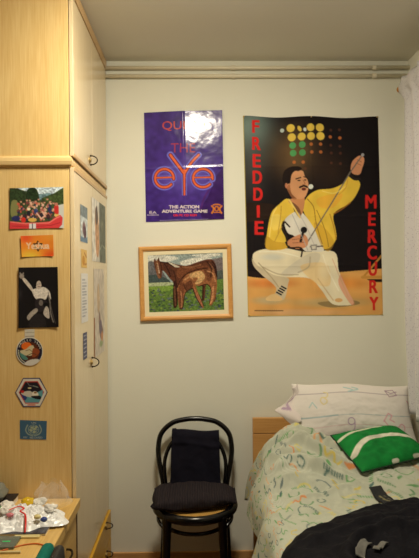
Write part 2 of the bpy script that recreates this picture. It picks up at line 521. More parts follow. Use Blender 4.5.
# black and white photograph of a singer on stage
A = Art([(58, 57), (357, 55), (362, 510), (64, 514)], 90, 134, (20, 17, 20))
A.ell(64, 260, 40, 70, (70, 66, 70), .5, 1.0)
sk, sh = (206, 194, 180), (224, 216, 206)
A.poly([(90, 150), (108, 140), (160, 205), (165, 240), (140, 215)], sk); A.ell(84, 124, 17, 20, (150, 138, 128)); A.line([(78, 110), (72, 100)], 9, (150, 138, 128)); A.line([(92, 112), (96, 100)], 8, (150, 138, 128))
A.poly([(163, 228), (200, 215), (250, 208), (285, 232), (298, 262), (300, 300), (282, 262), (262, 300), (215, 302), (190, 295), (170, 262)], sh)
A.poly([(184, 185), (194, 162), (212, 158), (226, 172), (230, 200), (220, 218), (198, 218)], (202, 186, 172)); A.line([(198, 186), (206, 185)], 4, (60, 50, 46)); A.line([(216, 184), (223, 184)], 4, (60, 50, 46)); A.line([(204, 203), (220, 202)], 5, (80, 60, 56)); A.poly([(178, 205), (180, 172), (198, 156), (212, 158), (196, 172), (190, 210)], (16, 14, 16))
A.poly([(190, 300), (235, 292), (275, 320), (272, 355), (225, 395), (195, 380), (185, 340)], (42, 36, 40)); A.ell(228, 325, 15, 22, (150, 140, 130), .7); A.ell(262, 340, 18, 17, (10, 10, 12))
A.poly([(190, 365), (205, 385), (165, 425), (138, 455), (126, 430), (150, 395)], (170, 160, 150)); A.poly([(265, 352), (285, 372), (290, 440), (262, 430), (246, 400)], (196, 186, 176))
A.poly([(150, 455), (200, 405), (250, 430), (262, 505), (150, 508)], (44, 40, 42), alpha=.8)
A.line([(282, 250), (296, 330), (300, 400), (320, 470)], 9, (150, 142, 134), .8, True); A.line([(296, 330), (318, 420), (336, 480)], 5, (100, 94, 90), .8, True)
A.noise(4, .12, 2)
sheet('photograph', side(-.742, 1.643, -.583, 1.644, -.581, 1.399, -.744, 1.396), A, M['paper'],
      'black and white photo of a performer raising one arm, above the round badge', 'photo', GS, curl(.004, .001))

# round mission badge with a paper tab
Bd = thing('badge_sticker', 'round black-rimmed badge sticker with orange sun and a white tab', 'sticker', (-.697, YN, 1.302), GS)
A = Art([(50, 115), (325, 115), (325, 398), (50, 398)], 84, 84, (222, 218, 208))
A.ell(188, 257, 128, 131, (30, 30, 52)); A.ell(190, 262, 98, 98, (88, 44, 26))
A.ell(158, 205, 52, 38, (236, 112, 36)); A.poly([(92, 252), (150, 235), (190, 205), (225, 200), (238, 240), (218, 290), (180, 300), (120, 290)], (208, 196, 158))
A.poly([(222, 230), (270, 235), (290, 262), (260, 300), (215, 312)], (150, 74, 40)); A.poly([(90, 270), (130, 290), (170, 330), (140, 340), (105, 315)], (84, 140, 130))
A.poly([(130, 392), (150, 360), (200, 338), (262, 332), (280, 345), (240, 385), (190, 398)], (216, 212, 204))
A.line([(150, 250), (190, 240), (215, 260)], 6, (120, 90, 60)); A.line([(160, 300), (215, 275), (255, 290)], 7, (90, 60, 40))
for i, ch in enumerate('APOLLO XIII'):
    if ch == ' ': continue
    a = math.radians(-62 + i * 13.2)
    x, y = 188 + 113 * math.sin(a), 260 - 114 * math.cos(a)
    A.text(ch, x - (8 if ch != 'I' else 3), y - 12, x + (8 if ch != 'I' else 3), y + 12, (226, 222, 210))
for i in range(9):
    a = math.radians(-84 - i * 8.5)
    x, y = 188 + 112 * math.sin(a), 260 - 114 * math.cos(a)
    A.line([(x - 5, y - 5), (x + 4, y + 4)], 8, (190, 190, 170))
cA = A.done()
def disc(u, v):     # square grid squeezed to a disc
    a, b = 2 * u - 1, 1 - 2 * v
    return (-.697 + .0545 * a * math.sqrt(1 - b * b / 2), YN - .0022, 1.301 + .0585 * b * math.sqrt(1 - a * a / 2))
n_ = 84
uu, vv = np.meshgrid(np.linspace(-1, 1, n_), np.linspace(1, -1, n_))
px_ = uu * np.sqrt(1 - vv ** 2 / 2); py_ = vv * np.sqrt(1 - uu ** 2 / 2)
ii = np.clip(((px_ + 1) / 2 * (n_ - 1)).round().astype(int), 0, n_ - 1); jj = np.clip(((1 - py_) / 2 * (n_ - 1)).round().astype(int), 0, n_ - 1)
grid('badge', disc, n_, n_, M['paper'], Bd, ink=cA[jj, ii])
A = Art([(140, 40), (240, 40), (238, 120), (140, 120)], 30, 24, (214, 208, 194))
A.line([(150, 68), (232, 66)], 7, (178, 168, 150)); A.line([(150, 100), (232, 98)], 9, (170, 160, 142))
sheet('paper_tab', [(-.716, YN, 1.391), (-.676, YN, 1.391), (-.677, YN, 1.352), (-.716, YN, 1.352)], A, M['paper'], None, None, parent=Bd, lift=.0012)

# hexagonal badge
A = Art([(42, 38), (368, 38), (368, 334), (42, 334)], 80, 76, (226, 222, 214))
HX = [(42, 186), (122, 40), (288, 40), (368, 184), (296, 332), (124, 332)]
def hexs(k): return [(205 + (x - 205) * k, 186 + (y - 186) * k) for x, y in HX]
A.poly(hexs(1.02), (52, 50, 98), False); A.poly(hexs(.93), (220, 216, 208), False); A.poly(hexs(.77), (196, 60, 46), False); A.poly(hexs(.71), (34, 30, 42), False)
A.poly([(120, 230), (200, 215), (320, 160), (316, 215), (280, 290), (145, 290)], (96, 160, 172), False); A.poly([(110, 205), (160, 235), (140, 265), (118, 235)], (50, 60, 130))
A.poly([(105, 190), (190, 170), (225, 215), (200, 235), (130, 215)], (206, 200, 190)); A.poly([(215, 185), (250, 175), (275, 205), (265, 235), (220, 220)], (232, 226, 210)); A.ell(245, 188, 16, 10, (150, 110, 70))
A.poly([(200, 225), (290, 220), (296, 255), (240, 250)], (24, 24, 34)); A.ell(118, 178, 16, 14, (200, 40, 40)); A.ell(188, 142, 18, 8, (214, 196, 150)); A.line([(165, 85), (185, 115), (235, 125)], 6, (120, 116, 120)); A.line([(225, 120), (270, 135)], 9, (130, 140, 130))
A.line([(170, 312), (240, 312)], 14, (214, 130, 100)); A.line([(180, 312), (232, 312)], 5, (196, 60, 40))
cH = A.done()
HW = [(-.757 + (x - 42) / 326 * .132, 1.1925 - (y - 40) / 292 * .1185) for x, y in HX]
def hexf(u, v):
    z = 1.1925 - v * .1185; k = abs(v - .5) * 2
    xl = -.757 * (1 - k) + (-.7245) * k; xr = -.625 * (1 - k) + (-.656) * k
    return (xl + (xr - xl) * u, YN - .0015, z)
idx = np.zeros((76, 80, 3))
for j in range(76):
    v = j / 75; k = abs(v - .5) * 2
    a = (-.757 * (1 - k) - .7245 * k + .757) / .132; b = (-.625 * (1 - k) - .656 * k + .757) / .132
    cols = np.clip(((a + (b - a) * np.linspace(0, 1, 80)) * 79).round().astype(int), 0, 79)
    idx[j] = cH[j, cols]
tag(grid('badge_sticker', hexf, 80, 76, M['paper'], ink=idx, origin=(-.691, YN, 1.133)), 'hexagonal badge sticker with a white and navy rim, on the wardrobe side', 'sticker', GS)

# blue emblem sticker
A = Art([(62, 52), (348, 60), (345, 270), (60, 262)], 76, 56, (66, 104, 136))
ink = (170, 182, 160)
for r_ in (1, .66, .33): A.line([(207 + 56 * r_ * math.cos(t / 24 * 2 * PI), 158 + 52 * r_ * math.sin(t / 24 * 2 * PI)) for t in range(25)], 5, ink, .9)
for k in range(4): A.line([(207 - 54 * math.cos(k * PI / 4), 158 - 50 * math.sin(k * PI / 4)), (207 + 54 * math.cos(k * PI / 4), 158 + 50 * math.sin(k * PI / 4))], 4, ink, .8)
for x, y in ((178, 165), (220, 150), (215, 185), (235, 130), (190, 135)): A.ell(x, y, 15, 12, (176, 186, 150), .9)
for s_ in (-1, 1):
    A.line([(207 + s_ * 8, 225), (207 + s_ * 60, 205), (207 + s_ * 82, 160), (207 + s_ * 62, 108)], 12, ink, .8, True)
A.text('UN', 186, 74, 232, 92, (186, 194, 180)); A.text('MY', 102, 234, 144, 252, (196, 200, 190)); A.text('BELOVED', 168, 236, 300, 256, (196, 200, 190))
sheet('emblem_sticker', side(-.743, 1.021, -.633, 1.016, -.636, .940, -.743, .944), A, M['paper'],
      'small blue rectangular sticker with a pale wreath emblem, lowest on the wardrobe side', 'sticker', GS)

# pictures on the doors
GD = 'pictures stuck on the wardrobe doors'
def dq(y0, y1, z0, z1, s=0): return [(XD, y0, z1), (XD, y1, z1 + s), (XD, y1, z0 + s), (XD, y0, z0)]
NX = (1, 0, 0)
A = Art([(0, 0), (100, 0), (100, 100), (0, 100)], 40, 44, (196, 204, 206))
A.poly([(0, 0), (100, 0), (100, 34), (0, 30)], (122, 134, 138), False); A.ell(50, 62, 30, 24, (120, 92, 92), 1, .5); A.ell(60, 72, 20, 18, (96, 70, 82)); A.poly([(0, 84), (60, 88), (100, 80), (100, 100), (0, 100)], (108, 134, 158), False); A.noise(5, .2, 4)
sheet('postcard', dq(-.705, -.553, 1.757, 1.917), A, M['paper'], 'grey-blue and white postcard on the near wardrobe door, topmost there', 'postcard', GD, n=NX)
A = Art([(0, 0), (100, 0), (100, 100), (0, 100)], 24, 20, (222, 184, 110)); A.ell(40, 60, 22, 26, (196, 140, 60)); A.line([(55, 20), (90, 40)], 10, (180, 120, 60)); A.line([(60, 80), (92, 76)], 9, (170, 110, 60))
sheet('note', dq(-.694, -.573, 1.644, 1.724), A, M['paper'], 'small mustard yellow note between postcard and white text sheet', 'note', GD, n=NX)
A = Art([(0, 0), (100, 0), (100, 100), (0, 100)], 40, 60, (224, 222, 220))
for i in range(13): A.line([(16, 14 + i * 6), (58 + 26 * math.sin(i * 2.1) ** 2, 14 + i * 6)], 2.2, (150, 150, 160))
sheet('text_sheet', dq(-.700, -.555, 1.403, 1.619), A, M['paper'], 'white printed text sheet on the near wardrobe door, above the navy ticket', 'paper', GD, n=NX)
A = Art([(0, 0), (100, 0), (100, 100), (0, 100)], 34, 40, (84, 86, 116))
for i in range(6): A.line([(14, 12 + i * 15), (86, 12 + i * 15)], 5, (158, 160, 176)); 
A.noise(4, .25, 8)
sheet('ticket', dq(-.668, -.583, 1.24, 1.357), A, M['paper'], 'small navy ticket with pale lines on the near wardrobe door, lowest there', 'ticket', GD, n=NX)
A = Art([(0, 0), (100, 0), (100, 100), (0, 100)], 80, 70, (226, 222, 212))
A.poly([(52, 0), (100, 0), (100, 100), (52, 100)], (112, 118, 108), False); A.poly([(22, 20), (38, 15), (48, 42), (50, 76), (40, 92), (26, 80)], (206, 160, 124)); A.poly([(24, 18), (34, 10), (42, 26), (36, 40), (26, 36)], (110, 96, 90))
A.ell(76, 40, 14, 26, (134, 136, 116), .8, .8); A.line([(56, 78), (70, 70), (98, 74)], 3, (150, 156, 140)); A.noise(8, .14, 6)
sheet('poster', dq(-.447, -.066, 1.680, 1.986), A, M['paper'], 'upper poster on the far wardrobe door, white left half and grey-green right half', 'poster', GD, n=NX)
A = Art([(0, 0), (100, 0), (100, 100), (0, 100)], 80, 100, (216, 206, 194))
A.poly([(0, 55), (9, 55), (9, 100), (0, 100)], (164, 112, 78), False); A.poly([(30, 24), (46, 18), (54, 40), (44, 52), (32, 44)], (204, 180, 150)); A.poly([(44, 48), (62, 60), (84, 74), (70, 84), (48, 74)], (150, 122, 116)); A.ell(60, 68, 14, 8, (110, 104, 130), .7); A.ell(64, 88, 22, 5, (150, 170, 120), .8, .5); A.ell(74, 80, 9, 6, (210, 150, 110)); A.noise(9, .1, 9)
sheet('poster', dq(-.414, -.117, 1.213, 1.645), A, M['paper'], 'lower pale poster on the far wardrobe door, beside the door handle', 'poster', GD, n=NX)

# ------------------------------------------------------------------ wall poster with the eye
A = Art([(144, 113), (222, 111), (224, 219), (146, 222)], 170, 236, (66, 44, 126))
A.ell(186, 180, 55, 60, (84, 60, 156), .7, 1.0); A.poly([(144, 110), (160, 110), (152, 170), (150, 225), (144, 225)], (70, 48, 134), True, .6)
A.poly([(216, 176), (226, 172), (226, 222), (206, 222), (200, 210), (208, 196)], (58, 30, 92), True, .75); A.line([(214, 182), (205, 196), (200, 210)], 2.0, (86, 40, 110), .7, True)
A.noise(16, .12, 11)
A.ell(184, 176, 40, 22, (116, 104, 206), .55, .9)
rd = (206, 82, 60)
A.text('QUEEN', 162.5, 122.2, 205, 131.8, (196, 76, 66)); A.text('THE', 171, 144, 195, 153, (166, 58, 84))
def eye_e(cx, cy, rx, ry, w, col):
    pts = [(cx - rx * .92, cy - ry * .05), (cx + rx * .98, cy - ry * .1)]
    A.line(pts, w * .62, col)
    A.line([(cx + rx * math.cos(t), cy - ry * math.sin(t)) for t in np.linspace(-.1, 2 * PI - .75, 40)], w, col)
def eye_y(w, col):
    A.line([(170.5, 155.5), (176, 163), (184.3, 174)], w * 1.15, col, 1, True); A.line([(198.5, 155.5), (191.5, 163), (184.3, 174)], w, col, 1, True); A.poly([(184.3 - w * .5, 170), (184.3 + w * .5, 170), (184.3 + w * .38, 195.5), (184.3 - w * .38, 195.5)], col, False)
for w, c, a_ in ((6.4, (100, 92, 196), 0), (5.2, (122, 118, 216), 0), (3.5, (96, 24, 40), 0), (2.1, (226, 104, 66), 0)):
    eye_e(164.5, 178.4, 9.2, 9, w, c); eye_e(202.6, 178.4, 9.6, 9, w, c); eye_y(w, c)
wt = (226, 212, 220)
A.bold('THE ACTION', 169, 205.2, 199, 208.4, wt, .2); A.bold('ADVENTURE GAME', 162, 209.6, 207.2, 212.6, wt, .2); A.bold('ON PC CD ROM', 173.3, 214, 196.5, 216.2, (222, 52, 60), .15)
A.text('EA', 149.8, 211, 156.8, 213.6, wt); A.line([(147.6, 214.8), (158.6, 214.8)], .8, (180, 170, 200)); A.line([(160, 220.2), (208, 219.0)], .5, (150, 140, 180))
gd = (206, 120, 52)
A.ell(216.3, 208.6, 2.4, 2.9, gd); A.ell(216.3, 208.8, 1.2, 1.6, (90, 40, 80)); A.line([(211.5, 206), (213.4, 209), (211.6, 213)], 1.7, gd, 1, True); A.line([(221.2, 206), (219.2, 209), (221, 213)], 1.7, gd, 1, True); A.line([(213, 205), (216.3, 204.3), (219.6, 205)], 1.3, gd, 1, True); A.line([(213.5, 212.4), (219.5, 212.4)], 1.0, gd)
def quest_wave(u, v):
    h = .0020
    l = abs(u - .5); k = abs(v - .52)
    h += .0018 * math.exp(-(l / .018) ** 2) * (1 if v < .55 else .5) + .0015 * math.exp(-(k / .012) ** 2)
    h += .017 * (1 - .8 * v) * (2 * u if u < .5 else 1 - .25 * (2 * u - 1))
    if v < .52 and u > .5: h -= .003 * (.52 - v)
    h += .0007 * fbm((u * 4, v * 6, 1.3)) + .0002 * fbm((u * 14, v * 18, 5.3))
    return h
sheet('wall_poster', [(-.303, 0, 2.514), (.130, 0, 2.524), (.137, 0, 1.923), (-.297, 0, 1.908)], A, M['gloss'],
      'glossy purple poster with orange lettering and fold creases, above the horse picture', 'poster', wave=quest_wave)

# ------------------------------------------------------------------ wall poster of a singer in a yellow jacket
A = Art([(243, 116), (378, 117), (383, 315), (248, 316)], 250, 368, (24, 19, 22))
A.ell(250, 128, 42, 54, (122, 144, 138), .95, 1.0); A.ell(252, 170, 26, 50, (86, 88, 86), .6, 1.0); A.ell(294, 154, 40, 46, (116, 90, 58), .9, 1.0); A.ell(330, 170, 30, 34, (60, 42, 30), .7, 1.0)
A.poly([(243, 205), (262, 203), (276, 206), (280, 215), (243, 222)], (40, 26, 20))
ye = (226, 196, 84)
for x, y, r in ((290.5, 128, 4), (310.3, 128, 3.8), (319.6, 128, 4), (291.6, 137.3, 4), (301.5, 137, 3.9), (310.8, 136.7, 3.8), (320.2, 136.5, 4)):
    A.ell(x, y, r + 2, r + 2, (150, 110, 50), .5, 1.0); A.ell(x, y, r, r, ye)
A.ell(299.3, 129, 1.8, 3, ye, 1, 0, -.5)
for x, y in ((292.5, 145.5), (302, 145), (293, 153.2), (302.2, 153)): A.ell(x, y, 3.3, 3.3, (84, 160, 96))
for x, y in ((311, 144.8), (320.3, 144.6), (311.6, 152.6), (320.5, 152.4), (294, 162.3), (303, 162.5), (339.5, 137.5), (330, 136.8)): A.ell(x, y, 2.1, 2.1, (196, 112, 56), .9, .4)
for x, y in ((330.5, 130), (339, 129.3), (331, 153), (340, 153), (331, 163), (340, 163.4), (330.5, 145.2), (339.5, 146), (305, 169)): A.ell(x, y, 1.9, 1.9, (110, 62, 44), .6, .5)
A.ell(282, 130, 2, 2, (190, 205, 200)); A.ell(304.7, 130, 1.6, 1.8, (210, 220, 225)); A.ell(310.6, 187, 2.4, 2.4, (214, 220, 214))
# stage floor
A.poly([(243, 274), (262, 275), (300, 274), (340, 272), (388, 268), (388, 320), (243, 320)], (226, 170, 98), False)
A.poly([(243, 270), (268, 274), (266, 278), (243, 275)], (34, 26, 26)); A.ell(270, 283, 40, 7, (222, 132, 66), .8, .9); A.ell(345, 283, 40, 10, (230, 150, 70), .8, .9); A.ell(330, 302, 55, 7, (196, 170, 120), .9, .8); A.ell(270, 300, 26, 6, (196, 176, 136), .9, .8); A.ell(300, 312, 70, 5, (226, 180, 130), .9, .8)
A.poly([(318, 302), (352, 300), (358, 304), (330, 307)], (150, 128, 86)); A.line([(363.5, 276), (388, 248)], 2, (196, 138, 62)); A.line([(362, 277), (384, 277)], 3, (206, 148, 72)); A.poly([(366, 279), (384, 279), (384, 282), (372, 282)], (40, 28, 26), False)
A.xf(235, 105, 2.536)
tr, trs = (236, 226, 196), (206, 192, 162)
A.poly([(45, 385), (62, 368), (120, 362), (178, 372), (250, 372), (262, 420), (285, 470), (300, 500), (285, 507), (245, 503), (218, 468), (190, 440), (135, 436), (100, 438), (62, 420)], tr)
A.poly([(44, 388), (56, 405), (98, 430), (134, 438), (134, 455), (124, 492), (98, 488), (104, 462), (68, 430), (48, 408)], trs)
A.poly([(180, 380), (215, 378), (200, 410), (140, 432), (118, 425)], (214, 206, 186), True, .7); A.poly([(165, 408), (230, 402), (240, 455), (205, 452)], (236, 200, 136), True, .6); A.poly([(268, 430), (285, 470), (302, 500), (292, 504), (262, 455)], (224, 140, 110), True, .6)
A.ell(262, 494, 10, 5, (226, 180, 120)); A.poly([(80, 487), (100, 478), (120, 490), (112, 496), (82, 495)], (230, 196, 140))
for k in range(4): A.line([(106 + k * 4, 474 - k * 5), (117 + k * 4, 480 - k * 5)], 4, (34, 30, 34))
A.xf(265, 130, 3.1)
yj, yd = (236, 200, 74), (206, 160, 52)
A.poly([(72, 214), (44, 230), (18, 262), (4, 340), (6, 368), (40, 372), (66, 366), (72, 352), (58, 320), (54, 290), (70, 270), (92, 262)], yj)
A.poly([(128, 212), (160, 188), (205, 182), (240, 166), (260, 142), (292, 162), (286, 192), (262, 226), (212, 260), (218, 310), (219, 338), (198, 366), (172, 362), (152, 312), (118, 250)], yj)
A.poly([(60, 282), (84, 258), (108, 252), (132, 276), (158, 318), (182, 372), (142, 376), (120, 372), (92, 330), (70, 318)], (226, 222, 212))
A.poly([(4, 330), (30, 345), (62, 350), (66, 366), (6, 370)], yd, True, .7); A.poly([(160, 215), (205, 200), (240, 200), (212, 240), (170, 240)], (244, 176, 66), True, .55); A.poly([(20, 270), (44, 262), (50, 300), (24, 310)], (244, 220, 120), True, .6); A.poly([(150, 290), (180, 300), (212, 345), (196, 376), (172, 356)], yd, True, .6)
A.line([(160, 250), (185, 310), (196, 362)], 3, (150, 110, 40), .7, True); A.line([(58, 286), (54, 305), (66, 330), (70, 350)], 8, (44, 34, 30), 1, True); A.line([(62, 285), (76, 300)], 5, (60, 44, 36))
A.poly([(72, 218), (100, 210), (122, 212), (118, 250), (106, 268), (86, 238)], (206, 142, 96)); A.poly([(84, 224), (104, 240), (112, 262), (104, 270), (90, 248)], (92, 60, 44), True, .7); A.line([(74, 216), (92, 244), (108, 272)], 5, (236, 206, 110))
A.poly([(68, 182), (62, 165), (74, 162), (78, 132), (98, 126), (116, 128), (122, 142), (132, 158), (134, 178), (130, 196), (120, 212), (100, 214), (84, 200), (76, 186)], (214, 156, 112))
A.poly([(68, 180), (76, 168), (82, 196), (98, 213), (86, 214), (74, 196)], (168, 106, 70), True, .8)
A.poly([(60, 180), (54, 150), (60, 126), (80, 114), (104, 114), (114, 122), (104, 128), (92, 128), (82, 140), (78, 164), (70, 168), (68, 180)], (34, 24, 22))
A.line([(96, 152), (110, 148)], 4, (40, 26, 22)); A.line([(120, 146), (128, 148)], 3.5, (40, 26, 22)); A.ell(105, 157, 5, 2.4, (60, 36, 30)); A.ell(124, 156, 3.5, 2.2, (60, 36, 30)); A.line([(118, 156), (124, 168), (116, 171)], 2.5, (170, 108, 76)); A.line([(108, 178), (120, 174), (130, 178)], 6, (40, 26, 24), 1, True); A.ell(120, 184, 7, 4.5, (110, 44, 40)); A.ell(66, 172, 4, 8, (200, 130, 96))
A.poly([(264, 122), (268, 100), (278, 88), (292, 80), (304, 86), (306, 98), (300, 118), (292, 138), (272, 136)], (214, 150, 112)); A.line([(284, 92), (298, 100)], 2, (160, 100, 74)); A.line([(280, 102), (296, 110)], 2, (160, 100, 74)); A.line([(260, 140), (276, 152), (292, 152)], 8, (40, 32, 34), 1, True)
A.line([(302, 76), (262, 132), (200, 236), (132, 346)], 4, (120, 112, 104)); A.ell(301, 78, 5, 5, (170, 170, 176))
A.poly([(70, 345), (92, 330), (118, 322), (132, 338), (128, 362), (96, 368), (76, 360)], (210, 146, 106)); A.ell(120, 310, 10, 10, (26, 24, 26)); A.line([(118, 316), (110, 345)], 8, (34, 30, 32)); A.line([(64, 348), (76, 364), (112, 366), (112, 392)], 5, (50, 36, 30), 1, True); A.line([(84, 340), (116, 336)], 2, (150, 92, 66)); A.line([(86, 350), (122, 348)], 2, (150, 92, 66))
A.line([(140, 362), (178, 360)], 4, (90, 80, 76)); A.poly([(140, 356), (160, 354), (160, 372), (142, 373)], (150, 146, 140), False); A.poly([(144, 360), (156, 359), (156, 368), (146, 369)], (220, 214, 200), False)
A.xf(0, 0, 1)
A.xf(265, 130, 3.1)
for q, w_, c_ in (([(130, 214), (150, 240), (158, 290), (176, 352)], 3, (150, 104, 40)), ([(200, 262), (212, 300), (219, 338)], 4, (190, 140, 50)), ([(176, 190), (215, 196), (252, 172)], 3, (250, 226, 130)), ([(262, 226), (236, 246), (212, 260)], 4, (190, 120, 44)), ([(36, 240), (22, 270), (14, 330)], 4, (250, 228, 130)), ([(50, 236), (48, 270), (40, 320)], 3, (190, 140, 56)), ([(30, 345), (52, 300)], 3, (200, 150, 60)), ([(256, 152), (248, 180), (228, 200)], 3, (214, 160, 60)), ([(84, 262), (110, 320), (132, 372)], 3, (180, 178, 176)), ([(104, 258), (128, 300), (150, 352)], 3, (196, 190, 184))):
    A.line(q, w_, c_, .75, True)
A.xf(235, 105, 2.536)
for q, w_, c_ in (([(62, 372), (110, 372), (160, 384)], 3, (250, 246, 226)), ([(70, 410), (110, 428), (160, 430)], 3, (178, 160, 130)), ([(190, 385), (186, 410), (160, 424)], 3, (180, 164, 136)), ([(222, 380), (236, 420), (262, 470)], 3, (252, 246, 226)), ([(210, 440), (228, 466), (248, 494)], 3, (206, 176, 130)), ([(60, 400), (92, 436), (110, 460)], 3, (170, 152, 122)), ([(246, 390), (262, 430), (286, 486)], 2, (214, 170, 130))):
    A.line(q, w_, c_, .7, True)
A.ell(95, 385, 45, 12, (206, 210, 204), .6, .8); A.ell(225, 420, 22, 40, (246, 232, 196), .6, .9)
A.xf(0, 0, 1)
A.noise(30, .05, 21)
re_ = (214, 40, 38)
for ch, b in zip('FREDDIE', ((252.2, 120.3, 259.5, 133.3), (252.3, 137.2, 260.9, 150.4), (252.8, 154.4, 260.9, 167.6), (252.9, 171, 262.2, 184), (253.5, 187.9, 262.8, 200.9), (257, 205.5, 259.9, 217.6), (254.8, 221.2, 263.7, 234.7))): A.bold(ch, *b, re_, .55)
for ch, b in zip('MERCURY', ((364.8, 195.2, 376.1, 208.6), (367.7, 212.4, 375.4, 226), (367.4, 229.6, 376.6, 243), (366.7, 245.6, 376.6, 259.5), (368, 261.5, 376.7, 275.7), (368.7, 280, 377.6, 293), (368.8, 296.6, 378.2, 310))): A.bold(ch, *b, re_, .55)
for k in range(14): A.line([(255 + k * 2.05, 310.2), (256.3 + k * 2.05, 310.1)], .9, (96, 70, 50))
A.line([(243.3, 116), (248.3, 316)], .8, (200, 180, 90)); A.line([(378, 117), (383, 315)], .7, (150, 130, 70)); A.line([(248, 315.6), (383, 314.6)], .8, (206, 186, 110))
def flag_wave(u, v):
    h = .003 + .004 * (.5 + .5 * math.sin(u * 9 + v * 2)) * (.3 + v * .7) + .002 * fbm((u * 4, v * 5, 9.1))
    for c in (.25, .5, .75): h += .0012 * math.exp(-((v - c) / .006) ** 2)
    h += .0012 * math.exp(-((u - .5) / .008) ** 2)
    return h * min(1, 12 * min(u, v + .02, 1 - u, 1.02 - v) + .25)
FW = [(.246, 0, 2.497), (1.001, 0, 2.490), (1.020, 0, 1.381), (.265, 0, 1.381)]
P = thing('wall_poster', 'large dark poster of a kneeling singer in a yellow jacket with red vertical lettering', 'poster', (.633, 0, 1.94))
def flag(u, v):
    q = [Vector(p) for p in FW]
    p = (q[0] * (1 - u) + q[1] * u) * (1 - v) + (q[3] * (1 - u) + q[2] * u) * v
    p.z -= .010 * (math.sin(2 * PI * u) ** 2) * (1 - v) ** 3
    return p + Vector((0, -flag_wave(u, v), 0))
grid('cloth_sheet', flag, 250, 368, M['cloth_print'], P, ink=A.done())
for x, z in ((.252, 2.492), (.626, 2.488), (.996, 2.486), (1.014, 1.387), (.271, 1.387)):
    bm = bmesh.new(); add_tube(bm, [(x, -.001, z), (x, -.008, z), (x, -.010, z)], [.004, .004, .002], 10)
    bm_obj('pin', bm, M['brass'], P, True)

# ------------------------------------------------------------------ framed needlework of two horses
Fh = thing('picture_frame', 'beech framed needlework picture of two brown horses under the purple poster', 'picture', (-.078, 0, 1.57))
FQ = [Vector(p) for p in ((-.338, 0, 1.770), (.174, 0, 1.785), (.183, 0, 1.372), (-.330, 0, 1.359))]
def fq(u, v, y):
    p = (FQ[0] * (1 - u) + FQ[1] * u) * (1 - v) + (FQ[3] * (1 - u) + FQ[2] * u) * v
    return Vector((p.x, y, p.z))
prof = [(0, -.002), (0, -.016), (.006, -.021), (.016, -.021), (.024, -.016), (.025, -.009)]
bm = bmesh.new(); loops = []
for w, y in prof:
    a, b = w / .512, w / .412
    loops.append([bm.verts.new(fq(u, v, y)) for u, v in ((a, b), (1 - a, b), (1 - a, 1 - b), (a, 1 - b))])
for l0, l1 in zip(loops[:-1], loops[1:]):
    for k in range(4): bm.faces.new((l0[k], l0[(k + 1) % 4], l1[(k + 1) % 4], l1[k]))
bm.faces.new(loops[0])
bm_obj('frame', bm, M['frame'], Fh)
bm = bmesh.new()
a, b = .022 / .512, .022 / .412; c, d = .049 / .512, .048 / .412
o_ = [bm.verts.new(fq(u, v, -.0095)) for u, v in ((a, b), (1 - a, b), (1 - a, 1 - b), (a, 1 - b))]
i_ = [bm.verts.new(fq(u, v, -.0095)) for u, v in ((c, d), (1 - c, d), (1 - c, 1 - d), (c, 1 - d))]
j_ = [bm.verts.new(fq(u, v, -.0065)) for u, v in ((c, d), (1 - c, d), (1 - c, 1 - d), (c, 1 - d))]
for k in range(4):
    bm.faces.new((o_[k], o_[(k + 1) % 4], i_[(k + 1) % 4], i_[k])); bm.faces.new((i_[k], i_[(k + 1) % 4], j_[(k + 1) % 4], j_[k]))
bm_obj('mat_board', bm, M['matboard'], Fh)
A = Art([(34, 29), (370, 25), (377, 274), (40, 280)], 170, 126, (150, 166, 166))
A.poly([(34, 20), (380, 20), (380, 110), (34, 110)], (150, 164, 162), False)
for q in ([(34, 30), (130, 34), (170, 46), (120, 60), (34, 66)], [(180, 62), (250, 44), (320, 48), (290, 70), (200, 78)], [(230, 34), (330, 28), (360, 36), (300, 44)]): A.poly(q, (214, 214, 204))
A.poly([(34, 66), (64, 60), (100, 100), (120, 150), (34, 152)], (104, 104, 108)); A.poly([(320, 62), (345, 50), (378, 56), (380, 160), (310, 150)], (120, 110, 112)); A.poly([(34, 120), (80, 118), (130, 140), (130, 165), (34, 165)], (70, 84, 84)); A.poly([(340, 110), (380, 104), (380, 150), (340, 150)], (84, 92, 88))
A.poly([(34, 160), (100, 150), (200, 160), (380, 138), (380, 285), (34, 285)], (98, 128, 62), False); A.poly([(34, 152), (140, 150), (140, 162), (40, 166)], (176, 186, 150)); A.poly([(34, 168), (140, 166), (130, 185), (34, 190)], (126, 158, 70))
r5 = np.random.RandomState(3)
for i in range(230):
    x, y = r5.uniform(36, 378), r5.uniform(178, 280); A.ell(x, y, 6, 3.6, [(58, 82, 54), (74, 96, 70), (104, 112, 122), (130, 150, 72), (64, 74, 96)][i % 5], .8)
br, bd, bl = (98, 58, 42), (52, 30, 28), (160, 112, 76)
A.poly([(62, 64), (66, 44), (74, 56), (84, 40), (92, 58), (130, 62), (172, 74), (210, 78), (250, 66), (295, 54), (325, 56), (342, 90), (344, 150), (338, 225), (326, 235), (318, 170), (296, 165), (288, 225), (276, 230), (278, 170), (220, 160), (176, 150), (166, 250), (150, 252), (150, 160), (130, 130), (110, 104), (100, 100), (96, 128), (84, 132), (74, 112)], br)
